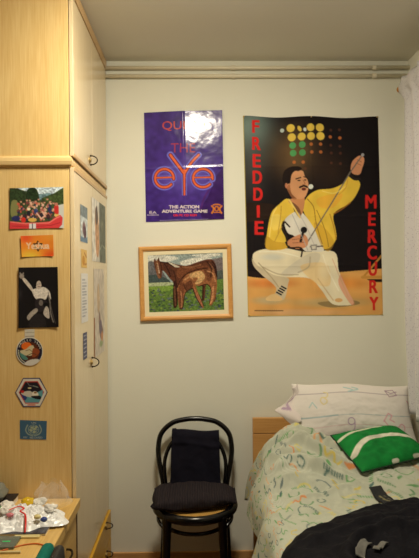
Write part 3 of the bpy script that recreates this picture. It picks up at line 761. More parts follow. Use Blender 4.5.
A.poly([(150, 150), (166, 160), (166, 250), (148, 252)], bd); A.poly([(320, 60), (342, 90), (344, 150), (334, 180), (326, 110)], bd); A.poly([(170, 90), (240, 90), (300, 80), (310, 110), (220, 130), (170, 130)], (126, 76, 50), True, .8); A.poly([(128, 62), (150, 70), (178, 84), (150, 82)], (206, 196, 176)); A.poly([(100, 64), (124, 66), (150, 100), (140, 120), (112, 92)], (86, 52, 40)); A.line([(78, 66), (86, 108)], 5, (196, 170, 146)); A.ell(76, 72, 3, 3, (20, 14, 14)); A.line([(92, 62), (98, 100)], 4, (58, 34, 28)); A.poly([(70, 60), (80, 56), (84, 110), (92, 128), (82, 130), (74, 108)], bl, True, .6); A.line([(270, 66), (310, 64), (330, 80)], 6, (80, 48, 38), 1, True)
A.poly([(166, 170), (188, 132), (214, 112), (260, 98), (305, 92), (332, 108), (344, 150), (340, 200), (322, 250), (308, 246), (316, 190), (300, 160), (262, 168), (250, 166), (262, 205), (284, 256), (276, 262), (250, 218), (234, 176), (216, 184), (200, 200), (192, 245), (188, 266), (176, 266), (170, 235), (168, 200)], (148, 96, 62))
A.poly([(222, 116), (270, 104), (290, 128), (270, 156), (246, 158), (258, 132), (228, 130)], (206, 168, 116)); A.poly([(172, 180), (192, 150), (200, 170), (192, 210), (186, 262), (176, 262)], (116, 70, 48)); A.poly([(240, 178), (258, 200), (280, 252), (272, 258), (252, 214)], (170, 112, 78)); A.poly([(316, 190), (330, 170), (326, 230), (312, 244)], (196, 140, 96)); A.line([(178, 160), (206, 116), (250, 96), (300, 88)], 5, (96, 56, 40), 1, True); A.poly([(196, 166), (226, 142), (236, 172), (212, 186)], (92, 54, 40), True, .8); A.poly([(284, 100), (310, 98), (324, 130), (306, 150), (296, 126)], (110, 66, 46), True, .8)
for q, w_, c_ in (([(190, 84), (230, 86), (270, 76)], 7, (140, 94, 64)), ([(306, 70), (328, 96), (334, 150)], 7, (136, 90, 62)), ([(300, 64), (318, 92), (316, 130)], 6, (54, 32, 28)), ([(150, 100), (160, 140), (160, 200)], 6, (60, 36, 30)), ([(110, 70), (126, 96), (136, 124)], 6, (58, 34, 30)), ([(92, 60), (122, 66), (150, 82)], 5, (50, 30, 26)), ([(154, 170), (158, 250)], 7, (120, 78, 54)), ([(282, 170), (280, 228)], 8, (60, 34, 30))): A.line(q, w_, c_, .9, True)
for q, w_, c_ in (([(166, 172), (188, 132), (214, 112), (260, 98), (305, 92)], 4, (46, 26, 24)), ([(176, 264), (190, 262), (200, 204), (216, 186), (236, 178)], 4, (50, 28, 26)), ([(236, 178), (252, 220), (276, 260)], 4, (54, 30, 28)), ([(264, 206), (284, 254)], 3, (50, 28, 26)), ([(262, 170), (300, 162), (318, 190), (310, 244)], 4, (50, 28, 26)), ([(200, 140), (220, 128), (236, 136)], 6, (196, 150, 104)), ([(300, 104), (326, 116), (336, 150)], 5, (190, 140, 98)), ([(182, 190), (186, 230), (184, 258)], 5, (176, 126, 88)), ([(210, 190), (200, 176), (196, 160)], 4, (60, 36, 30))): A.line(q, w_, c_, .9, True)
for i in range(26): A.line([(r5.uniform(170, 330), r5.uniform(100, 170)), (r5.uniform(170, 330), r5.uniform(100, 170))], 1.5, (100, 62, 44), .12)
A.noise(3, .22, 5)
def stitch(u, v): return fq(c + (1 - 2 * c) * u, d + (1 - 2 * d) * v, -.0068)
grid('needlework', stitch, 170, 126, M['stitch'], Fh, ink=A.done())
#PART3
# ------------------------------------------------------------------ bentwood chair against the wall
M['cane'], nt, b = new_mat('woven_cane')
tc = nt.nodes.new('ShaderNodeTexCoord'); mp = nt.nodes.new('ShaderNodeMapping'); mp.inputs['Rotation'].default_value = (0, 0, .2)
nt.links.new(tc.outputs['Object'], mp.inputs['Vector'])
wv = [nt.nodes.new('ShaderNodeTexWave') for _ in (0, 1)]
for w_, ax in zip(wv, 'XY'):
    w_.bands_direction = ax; w_.inputs['Scale'].default_value = 34; w_.inputs['Distortion'].default_value = .6
    nt.links.new(mp.outputs['Vector'], w_.inputs['Vector'])
mxm = nt.nodes.new('ShaderNodeMath'); mxm.operation = 'MAXIMUM'
nt.links.new(wv[0].outputs['Fac'], mxm.inputs[0]); nt.links.new(wv[1].outputs['Fac'], mxm.inputs[1])
rp = nt.nodes.new('ShaderNodeValToRGB'); rp.color_ramp.elements[0].color = rgba(96, 60, 24); rp.color_ramp.elements[1].color = rgba(226, 176, 92)
rp.color_ramp.elements[0].position = .3; rp.color_ramp.elements[1].position = .75
nt.links.new(mxm.outputs[0], rp.inputs['Fac']); nt.links.new(rp.outputs['Color'], b.inputs['Base Color']); b.inputs['Roughness'].default_value = .5

CX, CY = -.034, -.282
CH = thing('bentwood_chair', 'black bentwood chair with a woven cane seat standing against the wall', 'chair', (CX, CY, 0))
bl_ = M['black_lacquer']
SZ = .469
ring_pts = [(CX + .197 * math.cos(a), CY + .197 * math.sin(a), SZ - .018) for a in np.linspace(0, 2 * PI, 64, endpoint=False)]
tube('seat_ring', ring_pts, .019, bl_, CH, 12, True, 1.15)
def cane(u, v):
    r = .188 * v; a = 2 * PI * u
    return (CX + r * math.cos(a), CY + r * math.sin(a), SZ - .006 - .006 * (1 - v * v))
grid('cane_seat', cane, 48, 10, M['cane'], CH, closed_u=True)
# outer hoop runs down into the back legs
def mirror(pts): return pts + [(2 * CX - x, y, z) for x, y, z in pts[::-1]][1 if abs(pts[-1][0] - CX) < 1e-6 else 0:]
hoop = [(CX - .186, -.062, 0), (CX - .174, -.078, .20), (CX - .164, -.118, .42), (CX - .170, -.118, .50), (CX - .193, -.104, .62), (CX - .197, -.092, .69), (CX - .180, -.082, .760), (CX - .122, -.075, .812), (CX - .05, -.072, .830), (CX, -.072, .833)]
hp = spline(mirror(hoop), 8)
tube('back_hoop', hp, .0135, bl_, CH, 12)
inner = [(CX - .150, -.128, .455), (CX - .163, -.120, .56), (CX - .158, -.110, .64), (CX - .120, -.102, .715), (CX - .05, -.096, .748), (CX, -.094, .754)]
tube('inner_hoop', spline(mirror(inner), 8), .0105, bl_, CH, 10)
for s in (-1, 1):
    tube('leg', spline([(CX + s * .146, CY - .168, 0), (CX + s * .140, CY - .158, .2), (CX + s * .133, CY - .150, .40), (CX + s * .131, CY - .146, .450)], 6), [.016 + .008 * i / 18 for i in range(19)], bl_, CH, 12)
tube('leg_ring', [(CX + .150 * math.cos(a), CY + .150 * math.sin(a), .368) for a in np.linspace(0, 2 * PI, 48, endpoint=False)], .0095, bl_, CH, 10, True)
for s in (-1, 1):
    tube('corner_brace', spline([(CX + s * .142, CY - .150, .392), (CX + s * .170, CY - .125, .415), (CX + s * .180, CY - .085, .418), (CX + s * .182, CY - .04, .432)], 6), .0085, bl_, CH, 10)

# navy trousers hung folded over the chair back
M['denim'] = mat_plain('navy_cloth', (24, 23, 34), .9, var=.12, scale=40, bump=.35, bscale=240, spec=.1)
def hang(u, v):
    # v 0..1: from the lower front hem, over the inner hoop, down behind
    L = .275
    s = v * 1.42
    if s < 1: h = .47 + s * (.782 - .47); front = 1
    else: h = .782 - (s - 1) * (.782 - .47); front = 0
    hw = .126 + .012 * (1 - min(1, (h - .47) / .3)) * (1 if u < .5 else .4)
    back = -.130 + (h - .47) / .3 * .036
    dz = max(0, (h - .749) / .033)
    off = .024 if front else -.014
    off = off * math.sqrt(max(0, 1 - dz * dz)) if dz < 1 else 0
    y = back - off - .004 * fbm((u * 4, s * 5, 2)) * (1 if front else .3)
    if front:
        y -= .010 * math.exp(-((u - .5) / .42) ** 4) + .005 * math.exp(-((h - .715 - .01 * math.sin(u * 5)) / .012) ** 2) + .003 * math.sin(u * 14 + h * 22) * math.exp(-((h - .6) / .12) ** 2)
    x = CX + .004 + (u - .5) * 2 * hw + .002 * fbm((s * 6, u, 4))
    return (x, y, h + .004 * math.sin(u * 7) * (dz > 0) + .006 * (u < .1) - .008 * u)
tag(grid('trousers', hang, 40, 90, M['denim'], thick=.010, origin=(CX, -.12, .62), off=-1), 'navy trousers hung folded over the bentwood chair back', 'trousers')

# ribbed dark sweater folded on the seat
M['rib'], nt, b = new_mat('ribbed_knit')
tc = nt.nodes.new('ShaderNodeTexCoord'); w_ = nt.nodes.new('ShaderNodeTexWave'); w_.bands_direction = 'X'; w_.inputs['Scale'].default_value = 26; w_.inputs['Distortion'].default_value = 1.2; w_.inputs['Detail'].default_value = 1
nt.links.new(tc.outputs['Object'], w_.inputs['Vector'])
rp = nt.nodes.new('ShaderNodeValToRGB'); rp.color_ramp.elements[0].color = rgba(38, 33, 37); rp.color_ramp.elements[1].color = rgba(47, 41, 44)
nt.links.new(w_.outputs['Fac'], rp.inputs['Fac']); nt.links.new(rp.outputs['Color'], b.inputs['Base Color'])
bp = nt.nodes.new('ShaderNodeBump'); bp.inputs['Strength'].default_value = .5; bp.inputs['Distance'].default_value = .004
nt.links.new(w_.outputs['Fac'], bp.inputs['Height']); nt.links.new(bp.outputs['Normal'], b.inputs['Normal']); b.inputs['Roughness'].default_value = .95; b.inputs['Specular IOR Level'].default_value = .1
def roll(u, v):
    # closed loaf: v goes round a flattened loop in the y-z plane, u along x
    a = 2 * PI * v
    x = CX + .002 + (u - .5) * .408
    e = abs(2 * u - 1)
    cap = (1 - e ** 7) ** .5 if e < 1 else 0
    ty = .118 - .022 * u ** 2
    hz = (.040 - .010 * max(0, u - .55) - .004 * math.sin(u * 9)) * (.72 + .28 * cap)
    c, s = math.cos(a), math.sin(a)
    yy = math.copysign(abs(c) ** .6, c) * ty * (.9 + .1 * cap)
    zz = math.copysign(abs(s) ** .7, s) * hz * max(cap, .25 if e < 1 else 0.02)
    y = CY - .030 + .014 * u ** 2 + yy + .006 * fbm((u * 5, a, 3)) + .030 * u * 0
    z = SZ - .004 + .040 + zz + .004 * fbm((u * 6, a * 1.3, 8)) * (s > -.2)
    if c < -.2: z += .004 * math.sin(u * 16) * (1 - abs(s))
    y -= .035 * (1 - u) * (c < 0) * abs(c) - .012
    if u < .16 and s > 0: z += .020 * (1 - u / .16) * (1 - (c + .2) ** 2) * cap
    # loose layered ends: the left end is folded up, the right end droops over the rim
    if u < .12: x += .010 * math.sin(a * 3) * (1 - u / .12)
    if u > .85: z -= .012 * (u - .85) / .15 * (s > -.3)
    z += .006 * math.exp(-((u - .17) / .02) ** 2) * (s > 0) - .005 * math.exp(-((u - .21) / .015) ** 2) * (s > 0)
    return (x, y, max(z, SZ - .006))
tag(grid('sweater', lambda u, v: roll(v, u), 60, 60, M['rib'], closed_u=True, origin=(CX, CY, SZ)), 'dark ribbed sweater folded on the cane seat of the bentwood chair', 'sweater')

# ------------------------------------------------------------------ bed
BX0, BX1 = .283, 1.150
B = thing('bed', 'wooden single bed with a plain headboard against the wall', 'bed', (.715, -1.0, 0))
bm = bmesh.new()
add_box(bm, BX0, BX1, -.048, -.022, .10, .738, .003); add_box(bm, BX0, BX1, -.048, -.022, .741, .825, .003)
bm_obj('headboard', bm, M['headboard'], B)
for x0 in (.292, 1.122): box('side_rail', (x0, x0 + .024, -1.98, -.048, .24, .42), M['darkwood'], B, bev=.002)
box('footboard', (BX0, BX1, -2.008, -1.982, .10, .52), M['headboard'], B, bev=.003)
box('slat_base', (.318, 1.120, -1.98, -.05, .36, .40), M['darkwood'], B)
for x, y in ((BX0, -.06), (BX1 - .05, -.06), (BX0, -2.0), (BX1 - .05, -2.0)): box('leg', (x, x + .05, y, y + .04, 0, .24), M['headboard'], B)
M['ticking'] = mat_plain('mattress_ticking', (226, 222, 212), .9, bump=.2)
tag(box('mattress', (.322, 1.118, -1.975, -.055, .401, .585), M['ticking'], bev=.03, seg=3, origin=(.72, -1.0, .40)), 'white mattress hidden under the squiggle duvet on the bed', 'mattress')

# duvet: squiggle print, humped over the bedding at the head end, hanging on the open side
A = Art([(0, 0), (130, 0), (130, 180), (0, 180)], 340, 400, (184, 187, 170), ss=2)
r6 = np.random.RandomState(12)
ci = [(210, 140, 88), (204, 186, 98), (98, 142, 100), (84, 112, 106), (206, 196, 116), (108, 156, 104), (212, 158, 108), (104, 118, 118)]
cells = [(i, j) for i in range(20) for j in range(27)]
for i, j in cells:
    x, y = 3 + i * 6.5 + r6.uniform(-2.4, 2.4), 3 + j * 6.6 + r6.uniform(-2.4, 2.4); c_ = ci[r6.randint(8)]; a = r6.uniform(0, PI * 2); kd = r6.randint(6)
    w_ = r6.uniform(.45, .8); ca, sa = math.cos(a), math.sin(a)
    def R2(p): return (x + p[0] * ca - p[1] * sa, y + p[0] * sa + p[1] * ca)
    if kd == 0: A.line([R2((1.9 * math.cos(t), 1.5 * math.sin(t))) for t in np.linspace(0, 5.4, 14)], w_, c_)
    elif kd == 1: A.line([R2(p) for p in ((-3.6, 0), (-1.8, 1.3), (0, -.6), (1.8, .9), (3.8, -.4))], w_, c_, 1, True)
    elif kd == 2: A.line([R2((3 * math.cos(t), 2 * math.sin(t))) for t in np.linspace(0, 3.4, 12)], w_, c_)
    elif kd == 3:
        for k in range(8): A.line([R2((-3.5 + k, -.5)), R2((-3.2 + k, .6))], .55, c_)
    elif kd == 4: A.line([R2(p) for p in ((-2.4, -1.6), (-2.2, 1.5), (-.4, 1.8), (.2, -.8), (2, -1.2))], w_, c_, 1, True)
    else: A.poly([R2(p) for p in ((-2.4, 0), (0, 1.2), (2.6, .4), (.4, -.4))], c_)
for i in range(16):
    x, y = r6.uniform(20, 120), r6.uniform(5, 170)
    for k in range(4): A.line([(x + (3 + 2.0 * k) * math.cos(t), y + (2 + 1.5 * k) * math.sin(t)) for t in np.linspace(.2 * k, 4.4, 18)], .5, (206, 208, 196), .6)
ink_duvet = A.done()
def sst(x): x = max(0, min(1, x)); return x * x * (3 - 2 * x)
def duvet(u, v):
    # u: from the hanging hem over to the wall side; v: from the head end to the foot
    yv = -.225 - 1.69 * v
    hd = 1 - sst((-.24 - yv) / .56) if yv < -.27 else 1.0
    prof0 = [(.224, .470), (.240, .545), (.266, .600), (.325, .628), (.46, .636), (.68, .638), (.90, .638), (1.14, .63)]
    prof1 = [(.216, .480), (.234, .600), (.268, .680), (.335, .770), (.455, .832), (.68, .785), (.90, .755), (1.14, .74)]
    k = u * 7; i = min(6, int(k)); f = k - i
    def smp(P):
        p0, p1, p2, p3 = [np.array(P[max(0, min(7, i + d))]) for d in (-1, 0, 1, 2)]
        return .5 * (2 * p1 + (p2 - p0) * f + (2 * p0 - 5 * p1 + 4 * p2 - p3) * f * f + (3 * p1 - p0 - 3 * p2 + p3) * f ** 3)
    x, z = smp(prof0) * (1 - hd) + smp(prof1) * hd
    top = sst((u - .25) / .2)
    z += top * (.012 * fbm((x * 5, yv * 5, 1)) + .009 * fbm((x * 12, yv * 10, 5)) + .004 * fbm((x * 26, yv * 22, 7)))
    # gathers running across the lifted end, and one long fold below them
    g = sst((yv + .72) / .3)
    w = (yv + .40 * (x - .45) ** 2 * 2 + .02 * math.sin(x * 11))
    z += g * top * math.exp(-((x - .48) / .30) ** 2) * (.022 * math.sin(w * 58) + .014 * math.sin(w * 103 + x * 9))
    z += top * .016 * math.exp(-((w + .47) / .020) ** 2) * math.exp(-((x - .46) / .22) ** 2)
    z += top * .012 * math.exp(-((w + .60) / .022) ** 2) * math.exp(-((x - .40) / .14) ** 2)
    for c0, sl, wd, dp, xc, xw in ((-.335, .30, .010, .016, .46, .16), (-.40, .10, .012, .018, .50, .20), (-.455, -.25, .009, .015, .42, .13), (-.52, .22, .012, .014, .44, .16), (-.60, -.12, .012, .012, .40, .16), (-.44, .55, .009, .012, .62, .12), (-.70, .35, .014, .010, .50, .2), (-.86, -.2, .014, .010, .45, .2)):
        q = (yv - c0 - sl * (x - .45) - .02 * math.sin(x * 14 + c0 * 30)) / wd
        z += top * dp * (math.exp(-q * q) - .7 * math.exp(-(q - 2.0) ** 2)) * math.exp(-((x - xc) / xw) ** 2)
    x += (1 - top) * (.016 * math.sin(yv * 17 + 1) + .009 * math.sin(yv * 31) + .010 * fbm((yv * 6, z * 4, 2))) * (1 - u / .45)
    x += (1 - top) * .012 * hd
    z += (1 - top) * .010 * math.sin(yv * 9) * (1 - u / .45)
    y = yv - .03 * hd * math.sin(u * PI) - hd * .05 * sst((u - .55) / .2) + .006 * fbm((u * 6, 1, yv * 3))
    e = min(1, v * 30)                      # rolled head edge
    z -= .022 * (1 - e) ** 2
    return (x, y, z)
tag(grid('duvet', duvet, 340, 400, M['cotton'], ink=ink_duvet, thick=.016, origin=(.70, -1.0, .6), off=1), 'pale green duvet with colourful squiggles spread over the bed', 'duvet')

from mathutils.bvhtree import BVHTree
_dv = bpy.data.objects['duvet']
_bv = BVHTree.FromPolygons([v.co + _dv.location for v in _dv.data.vertices], [p.vertices[:] for p in _dv.data.polygons])
def zduv(x, y):
    h = _bv.ray_cast(Vector((x, y, 2)), Vector((0, 0, -1)))
    return h[0].z if h[0] is not None else .60

# pillow leaning on the wall, printed with letters and figures
A = Art([(287, 380), (414, 380), (414, 440), (287, 440)], 200, 110, (226, 220, 214))
A.line([(270, 391.5), (425, 391.5)], .9, (172, 160, 166)); A.line([(270, 415.5), (425, 414)], .6, (166, 180, 184)); A.line([(286, 414.5), (330, 414.8)], 1.2, (166, 186, 190)); A.line([(270, 425), (425, 424)], .6, (214, 184, 184))
pu, pk, te, yl = (178, 152, 178), (218, 166, 178), (172, 202, 202), (222, 208, 156)
A.line([(344 + 3.6 * math.cos(t), 421.5 + 3.4 * math.sin(t)) for t in np.linspace(0, 6.3, 20)], 1.1, pu); A.line([(347.6, 421.5), (347.2, 428), (344, 432)], 1.1, pu, 1, True)
A.line([(318, 390.5), (322, 392), (320, 396), (315, 396), (313, 399.5), (316, 403), (320, 400), (317, 396)], 1.3, yl, 1, True)
A.line([(385, 387), (394, 386), (398, 392), (389, 394), (385, 387), (391, 390), (398, 388)], 1.0, (164, 140, 156))
A.line([(341, 386), (350, 389), (345, 391), (356, 388), (350, 386)], 1.3, te, 1, True)
A.line([(379, 420), (385, 412), (389, 414), (386, 418), (391, 420)], 1.2, pk); A.line([(380, 420), (388, 429)], 1.2, pk); A.line([(392, 428), (398, 422), (402, 424), (400, 430)], 1.2, pk, 1, True)
A.line([(300, 405), (304, 400), (308, 406)], 1.0, te); A.line([(410, 398), (416, 404), (421, 397)], 1.1, pk)
front = A.done()
n1, n2 = 200, 110
def pillow(u, v, sgn):
    a, b = 2 * u - 1, 2 * v - 1
    t = max(0, (1 - abs(a) ** 3)) ** .6 * max(0, (1 - abs(b) ** 2.4)) ** .6
    hw = .385 * (1 - .035 * (1 - b * b) * 0 + .0)
    sx = a * (.316 - .018 * (1 - b * b)) 
    pin = 1 - .05 * (1 - a * a) * 0
    ly = b * (.165 - .014 * (1 - a * a) - .02 * max(0, a) * (b < 0)) + .006 * math.sin(u * 8 + 1)          # along the height, + is down
    th = .070 * t + .003
    X = .800 + sx + (.030 * math.exp(-((b + .15) / .35) ** 2) * (-1) * sst((-a - .8) / .2))
    # tilt: top rests against the wall, bottom stands out on the mattress
    c, s = math.cos(.42), math.sin(.42)
    wr = .004 * fbm((u * 7, v * 5, 3)) * t
    Y = -.178 - ly * s * 1.0 - sgn * (th + wr) * c
    Z = .878 - ly * c - sgn * (-(th + wr)) * s * -1
    if sgn > 0: Z = .878 - ly * c + th * s
    else: Z = .878 - ly * c - th * s
    Z -= .012 * a * a * (b < 0) * 0
    return (X, Y, Z)
PL = thing('pillow', 'white pillow printed with letters and numbers leaning against the wall', 'pillow', (.800, -.178, .74))
grid('pillowcase', lambda u, v: pillow(u, v, 1), n1, n2, M['cotton'], PL, ink=front)
grid('pillow_back', lambda u, v: pillow(u, v, -1), 60, 40, M['cotton'], PL, ink=np.ones((40, 60, 3)) * lin((230, 222, 216)))
def flap(u, v):      # open end of the pillowcase
    b = v * 2 - 1
    return (.515 - .132 * u * max(.25, 1 - .9 * abs(b - .25)) + .008 * math.sin(v * 9) * u, -.165 - .05 * b - .016 * math.sin(v * 8 + u * 3) - .03 * u, .938 - .086 * b - .018 * u + .008 * math.sin(v * 12) * u)
A = Art([(0, 0), (100, 0), (100, 100), (0, 100)], 30, 40, (222, 212, 208)); A.line([(30, 30), (60, 45), (40, 65), (70, 60)], 7, pu, 1, True)
grid('pillowcase_flap', flap, 30, 40, M['cotton'], PL, ink=A.done(), thick=.004)

# green cushion with white stripes
A = Art([(0, 0), (100, 0), (100, 100), (0, 100)], 130, 100, (18, 122, 52))
A.line([(3, 22), (20, 17), (45, 12), (70, 10)], 6, (206, 208, 184), 1, True); A.line([(4, 66), (18, 52), (38, 42), (60, 42), (82, 50), (101, 58)], 9, (212, 210, 192), 1, True)
A.line([(99, 0), (99, 100)], 3, (10, 50, 26)); A.line([(46, 97), (50, 97)], 6, (206, 206, 190)); A.line([(76, 97), (82, 97)], 5, (206, 206, 190))
A.noise(14, .1, 3)
M['green'] = mat_print('green_cushion_print', .8, .2, bump=.2, bscale=400)
cinks = A.done()
cq = [Vector(p) for p in ((.640, -.36, .812), (1.000, -.215, .826), (1.095, -.46, .742), (.728, -.585, .706))]
nrm = (cq[1] - cq[0]).cross(cq[3] - cq[0]).normalized(); nrm = nrm if nrm.z > 0 else -nrm
def cush(u, v, s):
    p = (cq[0] * (1 - u) + cq[1] * u) * (1 - v) + (cq[3] * (1 - u) + cq[2] * u) * v
    a, b = 2 * u - 1, 2 * v - 1
    t = (1 - abs(a) ** 2.6) ** .6 * (1 - abs(b) ** 2.6) ** .6
    ctr = sum((q for q in cq), Vector()) / 4
    p = ctr + (p - ctr) * (1 - .05 * (1 - a * a) * abs(b) ** 2 * 0)
    return p + nrm * (s * (.050 if s > 0 else .015) * t + .006 * t * fbm((u * 4, v * 4, 6)) + .008 * t * math.sin(u * 7 + v * 2))
CU = thing('cushion', 'green cushion with two white stripes lying on the squiggle duvet', 'cushion', (.86, -.40, .72))
grid('cover', lambda u, v: cush(u, v, 1), 130, 100, M['green'], CU, ink=cinks)
grid('cover_back', lambda u, v: cush(u, v, -1), 40, 30, M['green'], CU, ink=np.ones((30, 40, 3)) * lin((18, 110, 48)))
M['piping'] = mat_plain('dark_green_piping', (12, 46, 24), .8)
edge = [cush(u, 0, 0) for u in np.linspace(0, 1, 16)] + [cush(1, v, 0) for v in np.linspace(0, 1, 12)][1:] + [cush(u, 1, 0) for u in np.linspace(1, 0, 16)][1:] + [cush(0, v, 0) for v in np.linspace(1, 0, 12)][1:-1]
tube('piping', edge, .004, M['piping'], CU, 8, True)

# dark jacket thrown on the near part of the bed
M['jacket'] = mat_plain('navy_jacket_cloth', (12, 11, 18), .85, var=.12, scale=20, bump=.25, bscale=160, spec=.2)
M['lining'] = mat_plain('grey_lining', (104, 102, 96), .8, bump=.2)
M['strap'] = mat_plain('charcoal_webbing', (48, 48, 50), .8, bump=.4, bscale=500)
J = thing('jacket', 'dark navy jacket heaped on the near part of the bed', 'jacket', (.70, -1.1, .64))
out = spline([(.262, -1.24), (.290, -1.13), (.365, -1.03), (.47, -.965), (.62, -.915), (.76, -.870), (.86, -.845), (.93, -.87), (1.02, -.96), (1.09, -1.10), (1.08, -1.35), (.98, -1.52), (.70, -1.58), (.42, -1.54), (.29, -1.38)], 12, True)
no = len(out)
OX, OY = .665, -1.345
def jz(x, y, d):
    z = max(.56, zduv(x, y)) + .005 + .075 * (1 - math.exp(-d * 9)) * (.55 + .45 * sst((x - .34) / .5))
    k = min(1, d * 6)
    z += .016 * fbm((x * 5, y * 6, 3)) * k + .006 * fbm((x * 14, y * 14, 8)) * k
    q = math.hypot((x - OX) / .20, (y - OY) / .19)
    z += .026 * math.exp(-((q - 1) / .12) ** 2) * k - .040 * (1 - sst(q / .95))
    for y0, sl, wd, a in ((-.985, -.28, .020, .013), (-1.04, .32, .018, .011), (-1.10, -.10, .016, .010), (-.93, -.45, .016, .008)):
        z += a * math.exp(-((y - y0 - sl * (x - .75)) / wd) ** 2) * k
    return z
def jack(u, v):
    p = out[int(round(u * no)) % no]; cx_, cy_ = .72, -1.16
    r = 1 - v
    x = cx_ + (p[0] - cx_) * r; y = cy_ + (p[1] - cy_) * r
    return (x, y, jz(x, y, v))
grid('body', lambda u, v: jack(u, v), no, 60, M['jacket'], J, closed_u=True)
bm = bmesh.new()
add_tube(bm, spline([(.94, -.88, .668), (1.0, -.96, .70), (1.04, -1.08, .715), (1.02, -1.22, .715), (.94, -1.34, .70)], 8), [.045 + .012 * math.sin(i * .2) for i in range(33)], 16, flat=.8)
bm_obj('sleeve', bm, M['jacket'], J, True)
def linf(a0, a1, r0, r1):
    def fn(u, v):
        a = math.radians(a0 + (a1 - a0) * u); r_ = r0 + (r1 - r0) * v
        x, y = OX + .20 * r_ * math.cos(a), OY + .19 * r_ * math.sin(a)
        return (x, y, jz(x, y, .5) + .008 + .004 * math.sin(u * 9))
    return fn
grid('lining', linf(130, 172, .86, .71), 24, 8, M['lining'], J, thick=.004)
grid('lining', linf(116, 150, .60, .49), 24, 8, M['lining'], J, thick=.004)
# hanging loop / webbing strap with woven lettering
A = Art([(0, 0), (100, 0), (100, 40), (0, 40)], 60, 24, (46, 46, 48))
for k, wd in enumerate((13, 20, 9, 16, 12)): A.line([(26 + k * 14, 17), (26 + k * 14 + wd * .5, 17)], 6, (128, 120, 86)); A.line([(28 + k * 14, 27), (28 + k * 14 + wd * .4, 27)], 3, (104, 100, 80))
sq = ((.736, -.664), (.765, -.880), (.845, -.865), (.787, -.668))
def strapf(u, v):
    x, y = [(sq[0][k] * (1 - u) + sq[1][k] * u) * (1 - v) + (sq[3][k] * (1 - u) + sq[2][k] * u) * v for k in (0, 1)]
    return (x, y, zduv(x, y) + .007 + .006 * (1 - u) ** 4)
grid('strap', strapf, 60, 24, mat_print('webbing_print', .85, .15), J, ink=A.done(), thick=.004)

# ------------------------------------------------------------------ curtain and its rod on the right
M['curtain'], nt, b = new_mat('speckled_curtain')
tc = nt.nodes.new('ShaderNodeTexCoord'); vo = nt.nodes.new('ShaderNodeTexVoronoi'); vo.inputs['Scale'].default_value = 95
nt.links.new(tc.outputs['Object'], vo.inputs['Vector'])
rp = nt.nodes.new('ShaderNodeValToRGB'); rp.color_ramp.elements[0].position = .16; rp.color_ramp.elements[0].color = rgba(184, 180, 188); rp.color_ramp.elements[1].position = .30; rp.color_ramp.elements[1].color = rgba(212, 210, 212)
nt.links.new(vo.outputs['Distance'], rp.inputs['Fac']); nt.links.new(rp.outputs['Color'], b.inputs['Base Color']); b.inputs['Roughness'].default_value = .9; b.inputs['Specular IOR Level'].default_value = .1
RD = thing('curtain_rod', 'wooden curtain rod above the window side with an amber end knob', 'rod', (1.095, -.9, 2.60))
tube('rod', [(1.083, -.116, 2.602), (1.094, -.19, 2.602), (1.100, -1.9, 2.602)], .011, M['headboard'], RD, 12)
bm = bmesh.new(); bmesh.ops.create_uvsphere(bm, u_segments=16, v_segments=10, radius=.017, matrix=Matrix.Translation((1.083, -.116, 2.602)))
bm_obj('finial', bm, mat_plain('amber_knob', (190, 130, 50), .3), RD, True)
for y in (-.17, -1.86): tube('bracket', [(1.095, y, 2.602), (XR, y, 2.602)], .007, M['headboard'], RD, 10)
def curt(u, v):
    z = 2.640 - v * 1.77 + .008 * math.sin(u * 40)
    y = -.128 - u * 1.2 - .035 * v * (1 - u)
    amp = .020 + .012 * v
    x = 1.098 - (.014 if abs(z - 2.602) < .05 else 0) + amp * math.sin(u * 2 * PI * 10 + 2.2 + .8 * math.sin(v * 3)) + .008 * math.sin(u * 47 + v * 5)
    w = math.exp(-((z - 2.602) / .045) ** 4)
    x = x * (1 - w) + 1.070 * w
    return (x + .020 * v, y, z)
tag(grid('curtain', curt, 260, 60, M['curtain'], thick=.003, origin=(1.09, -.7, 2.6)), 'pale speckled curtain hanging at the right beside the bed', 'curtain')
struct(box('window_1', (XR - .012, XR - .002, -1.75, -.35, 1.05, 2.45), mat_plain('night_window', (26, 28, 34), .1)))

# ------------------------------------------------------------------ desk at lower left
D = thing('desk', 'beech desk with drawers standing against the wardrobe side', 'desk', (-.82, -1.6, 0))
DX = -.494
box('desktop', (XL + .004, DX, -2.45, YN - .008, .666, .702), M['desk'], D, bev=.002)
box('side_panel', (XL + .01, DX - .012, YN - .030, YN - .010, 0, .666), M['gap'], D)
box('side_panel', (XL + .01, DX - .012, -1.30, -1.28, 0, .666), M['desk'], D)
box('side_panel', (XL + .01, DX - .012, -2.44, -2.42, 0, .666), M['desk'], D)
box('drawer_case', (XL + .02, DX - .034, -1.28, YN - .03, .06, .64), M['gap'], D)
def hpull(d, x, y, z):
    tube('handle', spline([(x, y - .042, z + .006), (x + .018, y - .040, z + .004), (x + .026, y - .02, z), (x + .027, y + .02, z), (x + .018, y + .040, z + .004), (x, y + .042, z + .006)], 5), .0042, M['bronze'], d, 8)
for z0, z1 in ((.470, .652), (.27, .464), (.07, .264)):
    d = box('drawer', (DX - .032, DX - .012, -1.276, YN - .034, z0, z1), M['desk'], D, bev=.002)
    hpull(d, DX - .012, -1.065, (z0 + z1) / 2 + .02)

